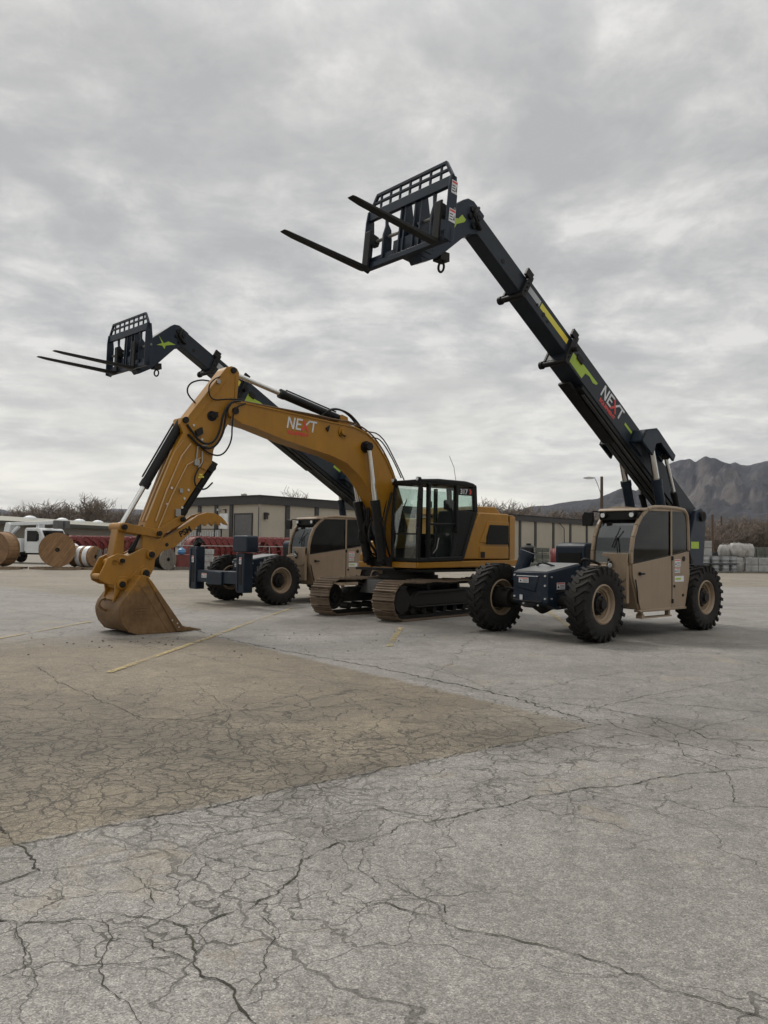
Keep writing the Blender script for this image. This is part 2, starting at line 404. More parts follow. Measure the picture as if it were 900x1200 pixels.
tnear = [cap((-500, 900), (200, 895), 1.0, 2.2), cap((100, 900), (520, 868), .35, 1.0)]
twide = [cap((-400, 860), (480, 850), 1.4, 2.8), cap((420, 860), (690, 850), .4, 1.1)]
PAVE = paving('cracked_asphalt', {'grime_dark': [cap((-300, 880), (120, 870), .2, 2.2), cap((560, 862), (780, 862), -.2, .9), cap((180, 925), (430, 893), -.3, .6), cap((330, 840), (400, 830), -.5, .7), cap((640, 745), (820, 745), .1, 2.6), cap((380, 730), (560, 735), .1, 2.4), cap((290, 714), (345, 716), 0, 2.0)],  # last three entries darken the ground beneath the machines
  'cells': [(2.7, .0135, gnear, .85), (5.6, .022, gnear[:2], .5), (1.25, .0075, gwide, .75), (4.9, .042, tnear, .9), (7.5, .05, tnear, .6), (2.6, .022, twide, .85), (.55, .0035, None, .6), (.2, .0025, None, .6)]})
EARTH = mat('dry_earth', (.13,.105,.075), .9, var=.35, scale=.02)
YARDM = mat('gravel_yard', (.21,.19,.16), .9, var=.2, scale=.5, bump=.3, bscale=8)
def sheet(name, pts, z, m, jag=0.0, step=.25, seed=1, label=None):
    bm = bmesh.new(); Q = []
    for i, p in enumerate(pts):
        q = pts[(i+1) % len(pts)]; a = Vector((p[0], p[1], 0)); b = Vector((q[0], q[1], 0)); L = (b-a).length
        n = max(1, min(220, int(L/step))) if jag else 1
        nr = Vector((-(b-a).y, (b-a).x, 0)).normalized()
        for k in range(n):
            c = a.lerp(b, k/n)
            if jag: c = c + nr * jag * (mnoise.noise(c*1.7 + Vector((seed, 0, 0))) + .6*mnoise.noise(c*6.1))
            Q.append(bm.verts.new((c.x, c.y, z)))
    f = bm.faces.new(Q); bm.normal_update()
    if f.normal.z < 0: bmesh.ops.reverse_faces(bm, faces=[f])
    bmesh.ops.triangulate(bm, faces=bm.faces[:])
    me = bpy.data.meshes.new(name); bm.to_mesh(me); bm.free(); me.materials.append(m)
    o = bpy.data.objects.new(name, me); COL.objects.link(o); o['kind'] = 'structure'
    return o
sheet('ground', [(-30000,-3000),(30000,-3000),(30000,30000),(-30000,30000)], -.06, EARTH)
sheet('yard_ground', [(-90,-30),(130,-30),(130,190),(-90,190)], -.012, YARDM)
def G2(*P): return [tuple(ground(*p)[:2]) for p in P]
lot = [(-34,-8),(40,-8)] + G2((1250,671),(900,669.5),(450,668),(0,667)) + [(-34,43)]
sheet('parking_lot', lot, 0, PAVE)
# painted lines and cracks: thin sheets lying on the paving
def ribbon(mb, px, w, z, jit=.0, step=.05, seed=0, wn=.6, world=None):
    W = world or [ground(*p) for p in px]; P = []
    for i, (a, b) in enumerate(zip(W, W[1:])):
        n = max(1, int((b-a).length/step))
        for k in range(n): P.append(a.lerp(b, k/n))
    P.append(W[-1]); Q = []
    for i, p in enumerate(P):
        d = (P[min(i+1, len(P)-1)] - P[max(i-1, 0)]).normalized(); nr = Vector((-d.y, d.x, 0))
        s = Vector((seed*3.1, seed, 0))
        e = min(1, i/4, (len(P)-1-i)/4) if jit else 1
        off = jit*(mnoise.noise(p*3+s)*1.2 + .8*mnoise.noise(p*9+s) + .5*mnoise.noise(p*27+s))
        ww = w*(1-wn*.5 + wn*(mnoise.noise(p*11+s)*1.2 + .5*mnoise.noise(p*33+s)))*(.25+.75*e)
        c = p + nr*off; Q.append((c+nr*max(ww, w*.12)/2, c-nr*max(ww, w*.12)/2))
    vs_ = [(mb.v((a.x, a.y, z)), mb.v((b.x, b.y, z))) for a, b in Q]
    for (a, b), (c, d) in zip(vs_, vs_[1:]): mb.f([b, d, c, a])
def crackmat():
    m, t, b, out = newmat('crack_fill')
    p = t.pos()
    c = t.mix(t.ramp(t.noise(p, 1.7, 5, .7), [(.48, 0), (.62, 1)]), (.022,.019,.015), (.034,.036,.016))
    t.sock(b, 'Base Color', c); b.inputs['Roughness'].default_value = .9
    return m
CRK = crackmat()
cracks = [
 (.017, [(900,900),(800,907),(770,911),(750,919),(675,926),(625,935),(575,947),(525,961),(480,965),(450,978),(410,986),(350,1007),(345,1030),(330,1047),(280,1067),(215,1085),(185,1077),(125,1072),(75,1081),(0,1078),(-40,1080)]),
 (.022, [(215,1085),(235,1115),(237,1135),(270,1155),(285,1180),(303,1206)]),
 (.013, [(160,1092),(190,1117),(235,1130)]), (.010, [(142,1015),(175,1045),(180,1066)]),
 (.024, [(-20,965),(0,975),(15,992),(38,1003),(50,1021),(0,1036),(-30,1040)]),
 (.010, [(55,1020),(150,1009),(225,990),(280,975),(350,960),(450,948),(520,960)]),
 (.008, [(0,1148),(60,1144),(115,1137),(200,1122),(232,1116)]), (.010, [(315,1085),(310,1120),(307,1150),(290,1165)]),
 (.007, [(290,1068),(315,1085),(380,1074),(450,1064)]),
 (.009, [(450,1030),(480,1050),(518,1062),(520,1070),(500,1075)]),
 (.014, [(420,1063),(450,1061),(500,1075),(545,1092),(610,1104),(670,1115),(720,1130),(775,1157),(830,1177),(905,1202)]),
 (.020, [(400,773),(450,773),(500,770),(600,757),(675,750),(730,742),(780,739),(840,735),(930,726)]),
 (.016, [(400,772),(450,775),(500,782),(550,797),(580,811)]), (.012, [(610,812),(660,800),(735,787)]),
 (.016, [(700,830),(760,815),(820,805),(880,795),(930,786)]),
 (.020, [(650,822),(710,832),(760,840),(800,852),(830,865),(930,871)]),
 (.016, [(705,842),(730,855),(775,865),(850,885),(930,897)]), (.012, [(760,842),(790,862),(800,885),(850,905),(860,940),(920,950)]),
 (.010, [(780,866),(830,850),(900,838)]), (.010, [(680,926),(740,935),(790,940),(870,968)]),
 (.045, [(228,738),(262,748),(300,756),(330,762),(440,782),(500,795),(580,812),(640,830),(705,850)]),
 (.020, [(705,850),(640,862),(550,881),(450,902),(325,927),(225,950),(120,968),(60,984),(10,991)]),
 (.018, [(40,780),(70,800),(120,822),(170,842),(225,844),(270,832),(350,835),(400,825),(450,819),(520,822)]),
 (.014, [(-40,795),(0,791),(50,782),(95,779),(130,783)]), (.010, [(225,800),(270,832),(268,860),(290,885)]),
 (.035, [(-60,684),(0,690),(40,696),(110,706),(160,712)]), (.020, [(790,741),(860,748),(930,754)]),
 (.03, [(800,712),(850,709),(930,707)]), (.02, [(0,712),(60,722),(108,731)]), (.014, [(250,742),(330,737),(430,748),(520,745)]),
 (.010, [(350,762),(420,758),(470,764),(540,760)]), (.008, [(120,1072),(130,1100),(115,1137),(150,1180),(180,1210)]), (.008, [(20,1082),(25,1120),(22,1146)]),
 (.008, [(350,1008),(300,1000),(240,1010),(225,1030),(180,1045)]), (.007, [(450,980),(425,1000),(420,1020),(450,1040)]),
]
mb = MB()
for i, (w, px) in enumerate(cracks): ribbon(mb, px, w*.58, .0045, w*.8+.022, .018, i+1, .7)
struct(mb.build('pavement_cracks', CRK))
def linemat():
    m = bpy.data.materials.new('worn_yellow_line'); m.use_nodes = True; m.node_tree.nodes.clear(); t = NT(m.node_tree)
    out = t.n('ShaderNodeOutputMaterial'); b = t.n('ShaderNodeBsdfPrincipled'); tr = t.n('ShaderNodeBsdfTransparent')
    p = t.pos(); c = t.ramp(t.noise(p, 9, 5, .7), [(.3, (.36,.27,.10)), (.7, (.46,.37,.16))]); t.sock(b, 'Base Color', c); b.inputs['Roughness'].default_value = .8
    wear = t.ramp(t.noise(p, 26, 7, .75), [(.40, 0), (.56, 1)]); wear2 = t.ramp(t.noise(p, 1.1, 3), [(.34, .05), (.52, 1)])
    mx = t.n('ShaderNodeMixShader'); t.L.new(t.math('MULTIPLY', t.math('MULTIPLY', wear, wear2), .85), mx.inputs[0])
    t.L.new(tr.outputs[0], mx.inputs[1]); t.L.new(b.outputs[0], mx.inputs[2]); t.L.new(mx.outputs[0], out.inputs[0]); return m
LINEM = linemat()
for i, (px, w) in enumerate([([(127,789),(190,767),(245,748),(290,731),(345,712)], .10), ([(-120,776),(0,748.5),(108,728.5)], .10), ([(456,758),(464,745),(470,736)], .10), ([(638,713),(667,735)], .12)]):
    mb = MB(); ribbon(mb, px, w, .014, 0, .1, i, .12); struct(mb.build('painted_line', LINEM))
# gravel and grit lying about
mb = MB(); rs = random.Random(3)
def stone(mb, c, r, rs):
    pts = []
    for k in range(5):
        a = 2*PI*k/5 + rs.uniform(-.4,.4); q = r*rs.uniform(.6,1.1); pts.append((c.x+q*math.cos(a), c.y+q*math.sin(a)))
    B = [mb.v((x, y, c.z)) for x, y in pts]; tp = [mb.v((c.x+(x-c.x)*.55, c.y+(y-c.y)*.55, c.z+r*rs.uniform(.5,.8))) for x, y in pts]
    mb.f(tp)
    for k in range(5): mb.f([B[k], B[(k+1)%5], tp[(k+1)%5], tp[k]])
for _ in range(110):
    x = rs.uniform(-9, 9); y = rs.uniform(2.5, 19); stone(mb, Vector((x, y, .004)), rs.uniform(.004, .011), rs)
for _ in range(40):
    c = ground(rs.gauss(330, 90), rs.gauss(752, 12), .004); stone(mb, c, rs.uniform(.006, .022), rs)
for _ in range(26):
    c = ground(rs.gauss(140, 60), rs.gauss(752, 6), .004); stone(mb, c, rs.uniform(.008, .03), rs)
g_ = mb.build('gravel', mat('grit', (.10,.085,.065), .9, var=.4, scale=9)); g_['kind'] = 'stuff'
# ================================================================== MOUNTAINS
def rockmat():
    m, t, b, out = newmat('mountain_rock')
    p = t.pos(); n = t.sep(t.n('ShaderNodeNewGeometry').outputs['Normal'])[2]
    k = t.math('ADD', t.noise(p, .0016, 9, .72, .6), t.math('MULTIPLY_ADD', n, -.35, .22))
    c = t.ramp(k, [(.34, (.018,.019,.027)), (.48, (.048,.045,.052)), (.60, (.150,.130,.122))])
    c = t.mix(t.ramp(t.noise(p, .009, 6, .75), [(.42, 0), (.6, .5)]), c, (.036,.036,.028))
    t.sock(b, 'Base Color', c); b.inputs['Roughness'].default_value = .95
    t.sock(b, 'Normal', t.bump(t.noise(p, .006, 8, .75), 1.0, 30)); return m
ROCK = rockmat()
def ridge(name, prof, d_front, d_top, d_back, m, seed, spur=1.0, nx=420, ny=150, z0=-1):
    # prof: [(px, py)] skyline seen from the lot; slopes fall towards the viewer with spurs and gullies
    mb = MB(); px0, px1 = prof[0][0], prof[-1][0]; V = []
    def sky(px):
        jag = .28 * spur * (1.1*mnoise.noise(Vector((px*.11, seed, 0))) + .7*mnoise.noise(Vector((px*.31, seed, 4))) + .4*mnoise.noise(Vector((px*.8, seed, 9))))
        for (a, ya), (b, yb) in zip(prof, prof[1:]):
            if a <= px <= b:
                u = (px-a)/(b-a); y = ya + (yb-ya)*u + jag; r = ray(px, y); return r.z / math.hypot(r.x, r.y)
        return 0
    for i in range(nx+1):
        px = px0 + (px1-px0)*i/nx; r = ray(px, 600); az = math.atan2(r.x, r.y); h = sky(px)*d_top + 1.6
        row = []
        for j in range(ny+1):
            v = j/ny; d = d_front + (d_back-d_front)*v
            vt = (d_top-d_front)/(d_back-d_front)
            f = (v/vt)**1.25 if v < vt else max(0, 1-((v-vt)/(1-vt)))**1.0
            x = d*math.sin(az); y = d*math.cos(az)
            q = Vector((x*.0011 + seed, y*.00055, 0)) ; q2 = Vector((x*.0032 + seed, y*.0022, 3.3))
            rg = 1-abs(mnoise.fractal(q, 1.0, 2.0, 4))*2.2; rg2 = 1-abs(mnoise.fractal(q2, 1.0, 2.0, 5))*2
            e = 4*f*(1-f) if v < vt else 0
            q3 = Vector((x*.011 + seed, y*.006, 7.7)); rg3 = 1-abs(mnoise.fractal(q3, .9, 2.1, 4))*2
            z = h*(f + spur*e*.40*(rg-.5) + spur*e*.20*(rg2-.5) + spur*min(1,e+.12)*.045*(rg3-.5)) + h*.02*(mnoise.noise(q2*4))*(f > .97)
            z = min(z, (h-1.6)*d/d_top*.997 + 1.6) if v < vt*.985 else z
            row.append(mb.v((x, y, max(z, z0) if 0 < j < ny else z0-5)))
        V.append(row)
    for i in range(nx):
        for j in range(ny): mb.f([V[i][j], V[i+1][j], V[i+1][j+1], V[i][j+1]])
    o = mb.build(name, m, ang=180); return struct(o)
ridge('mountain', [(560,642),(690,640),(715,612),(735,585),(760,562),(782,545),(790,541),(800,539),(809,537),(815,542),(820,538),(827,534),(832,536),(840,537.5),(848,541),(857,544),(862,542),(870,545),(880,545.5),(890,542),(900,541),(930,530),(980,538),(1050,528),(1150,560),(1300,610),(1400,646)], 3000, 6200, 8200, ROCK, 3.1)
ridge('foothills', [(480,640),(560,612),(600,600),(622,594),(636,592),(650,591),(660,589),(668,588),(680,587),(700,585),(708,581),(716,577.5),(726,573.5),(733,571),(745,575),(760,570),(790,590),(850,615),(900,630),(960,646)], 2600, 4300, 5600, ROCK, 8.4, .9)
ridge('far_hills', [(-260,630),(-120,598),(-40,593),(0,596),(15,600),(40,603),(90,600),(140,596),(165,597),(200,600),(300,608),(420,606),(520,604),(600,612),(700,640)], 7000, 8300, 9300, ROCK, 5.0, .6, 120, 30)

# ================================================================== WAREHOUSE
CONC = mat('beige_concrete_panel', (.36,.325,.265), .85, var=.07, scale=.5, fine=.08)
DKG = mat('dark_grey_trim', (.050,.049,.048), .6, var=.1)
ROOFM = mat('grey_roof', (.16,.155,.15), .7)
DOORM = mat('roll_up_door_paint', (.11,.11,.11), .5)
WHT = mat('white_sign_face', (.62,.64,.65), .5)
DIML = mat('dull_white_paint', (.42,.43,.44), .6, var=.1, dust=.2)
th = R(39.12); W0 = Vector((-10.87, 70, 0))
wh = thing('warehouse', 'beige panelled warehouse with dark grey flat roof edge and pilasters behind the machines', 'warehouse', W0, PI/2 - th)
# local x runs along the long right-hand face, local y along the left-hand face
LW, WW, HW = 92.0, 12.9, 5.85
MB().box(0.02, LW-.02, .02, WW-.02, -.05, HW-.35).build('wall', CONC, wh)
rf = MB().box(-.18, LW+.18, -.18, WW+.18, HW-.78, HW-.05).box(-.28, LW+.28, -.28, WW+.28, HW-.05, HW).box(0,LW,0,WW,HW,HW+.03).build('roof', DKG, wh)
xs = [3.1, 6.9, 10.65, 14.4, 18.2, 22, 25.8, 29.6, 33.4, 37.2, 41.5, 45.3, 49.5, 54.7, 60.0, 65.5, 71, 76.5, 82, 87]
for x in xs: MB().box(x, x+.5, -.10, .04, -.05, HW-.77).build('pilaster', DKG, wh)
for y in (3.5, 5.62, 8.05, 12.3): MB().box(-.10, .04, y, y+.42, -.05, HW-.77).build('pilaster', DKG, wh)
for x in (0,): MB().box(-.10, .12, -.10, .12, -.05, HW-.78).build('corner_post', mat('pale_corner_trim', (.30,.28,.24), .8), wh)
d = MB().box(-.03, .05, .98, 3.2, 0, 4.18)
for k in range(28): d.box(-.055, -.03, 1.0, 3.18, .02+k*.148, .13+k*.148)
d.build('roll_up_door', DOORM, wh)
fr_ = MB().box(-.07,.05,.86,.98,0,4.3).box(-.07,.05,3.2,3.32,0,4.3).box(-.07,.05,.98,3.2,4.18,4.3).build('door_frame', DKG, wh)
MB().box(-.06, .03, 4.15, 5.35, 2.9, 4.3).build('sign_panel', WHT, wh)
lm = MB().box(-.30, .02, 5.30, 5.45, 4.55, 4.75).build('wall_lamp', DIML, wh)
lm2 = MB().box(-.06, .02, 4.45, 4.6, 4.35, 4.7).box(-.35,-.06,4.47,4.58,4.6,4.68).build('camera_bracket', DKG, wh)
MB().tube([(-.12,-.02,0),(-.12,-.02,4.9)], .03).build('downpipe', DKG, wh)
MB().box(.5,.8,-.25,.02,3.75,4.35).box(.55,.75,-.45,-.25,4.1,4.3).build('alarm_box', DKG, wh)
MB().tube([(56.5,-.2,HW-.8),(57.6,-.35,HW-1.5),(57.9,-.3,0)], .06).build('downpipe', DKG, wh)
vt = MB().cyl((6,9,HW),(6,9,HW+.55),.16).lathe([(.16,0),(.30,.05),(.30,.2),(.05,.32)],(6,9,HW+.5),(0,0,1),12).build('roof_vent', STEEL, wh)
# bundle of upright pale pipes leaning by the left wall
pb = thing('pipe_rack', 'rack of pale upright pipes standing against the warehouse left of its roll-up door', 'pipe rack', W0, PI/2-th)
mb = MB(); rs = random.Random(5)
for k in range(18):
    y = 3.9 + k*.36 + rs.uniform(-.05,.05); mb.cyl((-1.0-rs.uniform(0,.2), y, 0), (-1.0, y, 2.7+rs.uniform(-.15,.1)), .085, n=8)
mb.build('pipe', DIML, pb)
MB().beam((-1.25,3.6,2.85),(-1.25,10.3,2.85),.08,.08).beam((-1.25,3.6,1.2),(-1.25,10.3,1.2),.08,.08).beam((-1.25,3.6,0),(-1.25,3.6,2.9),.09,.09).beam((-1.25,10.3,0),(-1.25,10.3,2.9),.09,.09).beam((-1.25,7,0),(-1.25,7,2.9),.09,.09).build('rack_frame', DARKST, pb)

# ================================================================== LONG LOW BUILDING, LEFT
OLIV = mat('olive_metal_roof', (.20,.19,.15), .55, var=.1)
WALLD = mat('brown_metal_wall', (.17,.155,.125), .7, var=.1)
A0 = at(-90, 98); B0 = at(196, 172)
ang = math.atan2((B0-A0).y, (B0-A0).x); LL_ = (B0-A0).length
sh = thing('storage_shed', 'long low olive shed with white roof domes behind the cable reels on the left', 'shed', A0, ang)
HS = 4.45
MB().box(0, LL_, .3, 18, -.05, HS-.1).build('wall', WALLD, sh)
MB().prism([(-.5,HS-.28),(-.5,HS-.05),(0,HS+.02),(9,HS+1.05),(18,HS+.02),(18.4,HS-.28)], -1, LL_+1, 'x').build('roof', OLIV, sh)
MB().box(-1,LL_+1,-.75,-.5,HS-.62,HS-.12).build('gutter', mat('dark_gutter', (.06,.057,.05), .6), sh)
MB().box(0,LL_,.24,.3,0,1.1).build('wall_skirt', DKG, sh)
for k,x in enumerate((22.5, 33, 43, 49, 56, 66, 77)):
    MB().lathe([(.0001,.55),(.55,.47),(.95,.25),(1.1,0),(1.1,-.3)],(x,6.3,HS+.72),(0,0,1),16).build('roof_dome', WHT, sh)

# ================================================================== BARE TREES
BARK = mat('bare_bark', (.12,.098,.08), .9, var=.25, scale=1)
TWIG = mat('twig_bark', (.165,.132,.108), .9, var=.25, scale=1)
def make_tree(h, seed, spread=.5, stems=1, lean=0, twigd=5):
    rs = random.Random(seed); tr = MB(); cr = MB()
    def br(mb, p, d, L, r, lev):
        n = 3; q = p; rr_ = r
        for k in range(n):
            d2 = (d + Vector((rs.gauss(0,.10), rs.gauss(0,.10), rs.gauss(.03,.06)))).normalized()
            q2 = q + d2*L/n; r2 = rr_*.86
            a, b, dd, u, w = mb.frame(q, q2); m_ = 5 if lev < 2 else 3
            A = [mb.v(a + (u*math.cos(2*PI*i/m_)+w*math.sin(2*PI*i/m_))*rr_) for i in range(m_)]
            B = [mb.v(b + (u*math.cos(2*PI*i/m_)+w*math.sin(2*PI*i/m_))*r2) for i in range(m_)]
            for i in range(m_): mb.f([A[i], A[(i+1)%m_], B[(i+1)%m_], B[i]])
            q, d, rr_ = q2, d2, r2
            if lev < twigd and k >= (0 if lev else 1):
                for _ in range(rs.choice((1,2,2)) if lev else 2):
                    s = Vector((rs.gauss(0,1), rs.gauss(0,1), rs.gauss(.25,.5))).normalized()
                    nd = (d2*(1-spread) + s*spread*1.15 + Vector((0,0,.12))).normalized()
                    br(cr, q2, nd, L*rs.uniform(.58,.84), max(rr_*.64, h*.0040), lev+1)
        return q
    for s in range(stems):
        d = Vector((rs.gauss(0,.16 if stems > 1 else .04)+lean, rs.gauss(0,.16 if stems > 1 else .04), 1)).normalized()
        br(tr, Vector((rs.gauss(0,.12*stems), rs.gauss(0,.12*stems), -.1)), d, h*.40, h*.030/(stems**.35), 0)
    return tr, cr
protos = []
for i, (h, sp, st) in enumerate([(10,.50,1),(10,.58,2),(10,.46,1),(10,.62,3),(10,.54,4),(10,.68,5)]):
    tr, cr = make_tree(h, 11+i*7, sp, st, twigd=4)
    t_ = thing('bare_tree', 'x', 'tree'); a = tr.build('trunk', BARK, t_, ang=180); b = cr.build('crown', TWIG, t_, ang=180)
    zt = max(v.co.z for v in b.data.vertices); protos.append((t_, zt))
used = set()
def put_tree(k, px, depth, top_py, label, group, wide=1.0, rz=None):
    t_, zt = protos[k]
    r = ray(px, top_py); hgt = CH0 + r.z/r.y*depth; s = hgt/zt
    o = t_ if k not in used else copy_tree(t_); used.add(k)
    o.location = at(px, depth, -.05); o.scale = (s*wide, s*wide, s); o.rotation_euler = (0,0, rnd.uniform(0,6.28) if rz is None else rz)
    o['label'] = label; o['group'] = group; return o
gl = 'bare trees behind the low shed'
put_tree(0, 106, 170, 576.5, 'tallest bare tree with a spreading crown, behind the low shed roof domes', gl, 1.1)
put_tree(2, 122, 165, 577, 'tall bare tree just right of the tallest one behind the low shed', gl, .95)
for px, d, y, k in [(14,175,592,1),(26,180,591,3),(37,172,590,4),(52,178,583,1),(63,182,584,5),(73,176,588,3),(84,184,587,0),(136,178,592,2),(148,182,594,5),(160,176,597,3),(172,184,599,4),(8,186,594,5),(44,190,589,0),(90,190,592,2),(114,190,597,5),(126,192,594,3)]:
    put_tree(k, px, d, y, 'smaller bare brown tree in the thicket behind the low shed', gl, 1.25)
gm = 'bare trees behind the warehouse'
put_tree(1, 341, 150, 568.5, 'bare tree top rising over the warehouse roof between the two cabs', gm, 1.25)
for px, d, y, k in [(566,165,582,0),(577,168,584,1),(588,170,582,2),(597,166,585,3),(607,172,584,0)]:
    put_tree(k, px, d, y, 'bare tree above the excavator engine cover behind the warehouse', gm, 1.1)
for px, d, y, k in [(620,230,597,5),(632,225,595,4),(644,235,594,5),(656,228,596,3),(668,238,594,4),(680,230,597,5),(692,236,596,4),(560,240,596,5)]:
    put_tree(k, px, d, y, 'low brown scrubby tree in the far thicket over the warehouse roof', 'scrubby trees beyond the warehouse', 1.7)
put_tree(2, 684, 150, 586, 'thin bare tree left of the wooden lamp pole', gm, .9)
gr = 'bare trees at the right edge of the yard'
for px, d, y, k in [(838,84,614,4),(846,90,606,3),(856,86,610,5),(864,92,604,4),(872,84,612,3),(880,90,605,5),(888,86,603,1),(897,92,600,4),(905,84,598,3),(852,100,604,5),(870,102,602,1),(893,104,601,3),(832,110,612,4),(915,96,600,5),(826,120,616,5)]:
    put_tree(k, px, d, y, 'bare brown tree in the thicket behind the silver drums', gr, 1.25)
for px, d, y, k in [(835,150,622,5),(848,155,620,4),(862,150,621,5),(876,155,620,3),(890,150,621,5),(903,155,620,4),(720,190,606,5),(708,200,608,4),(700,190,600,3)]:
    put_tree(k, px, d, y, 'far scrubby bare tree low under the mountain', 'far scrub trees under the mountain', 1.9)
# low brush mass behind everything
mb = MB(); rs = random.Random(21)
for _ in range(1100):
    if rs.random() < .45: px = rs.uniform(-30, 200); d = rs.uniform(176, 205); hh = 3.4
    elif rs.random() < .5: px = rs.uniform(540, 720); d = rs.uniform(215, 260); hh = 8.5
    else: px = rs.uniform(815, 930); d = rs.uniform(95, 130); hh = 3.6
    p = at(px, d); h = hh*rs.uniform(.5, 1.0); r = .05 + d*.00018
    q = p + Vector((rs.gauss(0,.22)*h, rs.gauss(0,.2)*h, h)); w_ = p + Vector((rs.gauss(0,1.5), rs.gauss(0,.8), rs.uniform(0,h*.3)))
    mb.cyl(w_, q, r, r*.4, 3, cap=False)
o = mb.build('brushwood', TWIG, ang=180); o['kind'] = 'stuff'

# ================================================================== POLES
WOODP = mat('weathered_pole_wood', (.085,.058,.040), .85, var=.25, scale=2, stretch=(1,1,.1))
def topz(px, py, d): r = ray(px, py); return CH0 + r.z/r.y*d
P_ = at(705, 84); z_ = topz(705, 558.5, 84)
lp = thing('street_lamp', 'tall brown wooden lamp pole with a curved arm, left of the highest boom', 'lamp pole', P_)
MB().cyl((0,0,0),(0,0,z_),.20,.15,12).build('pole', WOODP, lp)
zl = topz(690, 560, 84); xl = at(684, 84).x - P_.x
arm = MB().tube([(0,0,z_-2.2),(-.35,0,z_-1.0),(-.75,0,zl+.05),(xl+1.0,0,zl+.02)], .035, 8, smooth=2).build('arm', STEEL, lp)
MB().prism([(xl+1.15,zl+.06),(xl+.5,zl+.14),(xl,zl+.05),(xl-.05,zl-.06),(xl+.4,zl-.14),(xl+.9,zl-.1),(xl+1.15,zl-.03)], -.14, .14).build('lamp_head', DIML, lp, bevel=.03)
for px, py, d, lab, w in ((835,603,78,'taller brown wooden utility pole right of the right telehandler',.15),(845.5,605,92,'thinner wooden utility pole standing in the bare trees at right',.13)):
    u = thing('utility_pole', lab, 'utility pole', at(px, d)); z_ = topz(px, py, d)
    MB().cyl((0,0,-.1),(0,0,z_),w,w*.75,10).build('pole', WOODP, u)
    MB().beam((-.02,-.0,z_-.6),(-.02,.9,z_-.6),.1,.1).build('crossarm', WOODP, u)

# ================================================================== HAZE
hz = MB().box(-9500, 9500, -40, 9600, -7.2, 1000)
hm = bpy.data.materials.new('haze_air'); hm.use_nodes = True; hm.node_tree.nodes.clear(); t = NT(hm.node_tree)
o_ = t.n('ShaderNodeOutputMaterial'); v_ = t.n('ShaderNodeVolumePrincipled'); v_.inputs['Color'].default_value = (.72,.80,.98,1); v_.inputs['Density'].default_value = 2.4e-5; v_.inputs['Anisotropy'].default_value = .1
t.L.new(v_.outputs[0], o_.inputs['Volume']); hm.cycles.homogeneous_volume = True
ho_ = hz.build('haze', hm); ho_['kind'] = 'stuff'
# ================================================================== YARD GOODS
def woodmat(name, a, b_, rot=0, plank=.16, gap=(.03,.022,.015)):
    m, t, b, out = newmat(name); c0_ = t.coord(); vr = t.n('ShaderNodeVectorRotate', rotation_type='Y_AXIS'); t.L.new(c0_, vr.inputs[0]); vr.inputs['Angle'].default_value = rot; c = vr.outputs[0]; x, y, z = t.sep(c)
    k = t.math('DIVIDE', x, plank); fl = t.math('FLOOR', k); frc = t.math('SUBTRACT', k, fl)
    cmb = t.n('ShaderNodeCombineXYZ'); t.L.new(fl, cmb.inputs[0]); t.L.new(t.math('MULTIPLY', z, .8), cmb.inputs[2]); t.L.new(t.math('MULTIPLY', y, .8), cmb.inputs[1])
    n = t.noise(t.vmath('MULTIPLY', cmb.outputs[0], (3.7, 1, 1)), 1.6, 3)
    gr = t.noise(t.vmath('MULTIPLY', c, (30, 1.5, 1.5)), 1, 5, .7)
    col = t.ramp(t.math('ADD', t.math('MULTIPLY', n, .55), t.math('MULTIPLY', gr, .45)), [(.32, a), (.68, b_)])
    g = t.ramp(t.math('ABSOLUTE', t.math('SUBTRACT', frc, .5)), [(.44, 0), (.48, 1)])
    col = t.mix(t.math('MULTIPLY', g, .75), col, gap)
    t.sock(b, 'Base Color', col); b.inputs['Roughness'].default_value = .8; return m
REELW = woodmat('reel_wood', (.135,.072,.030), (.30,.175,.085), R(-35), .13)
REELW2 = woodmat('reel_wood_darker', (.12,.065,.03), (.26,.155,.08), R(35), .12)
OLDW = woodmat('weathered_wood', (.10,.088,.072), (.20,.18,.15))
PALW = mat('pallet_wood', (.19,.135,.085), .85, var=.3, scale=4)
REDC = mat('red_conduit', (.17,.024,.022), .5, var=.25, dust=.5, dustcol=(.17,.09,.075), scale=5)
WRAP = mat('white_stretch_wrap', (.60,.61,.62), .4, var=.12, scale=5, bump=.5, bscale=8)
def pallet(name, pos, rz, label, w=1.2, d=1.0, n=6, group='wooden pallets under the reels'):
    o = thing(name, label, 'pallet', pos, rz, group); a = MB(); b = MB()
    for k in range(n): x = -w/2 + k*(w-.1)/(n-1); a.box(x, x+.1, -d/2, d/2, .11, .135)
    for y in (-d/2, -.05, d/2-.1): b.box(-w/2, w/2, y, y+.1, .02, .11)
    a.build('deck_boards', PALW, o); b.build('bearers', PALW, o); return o
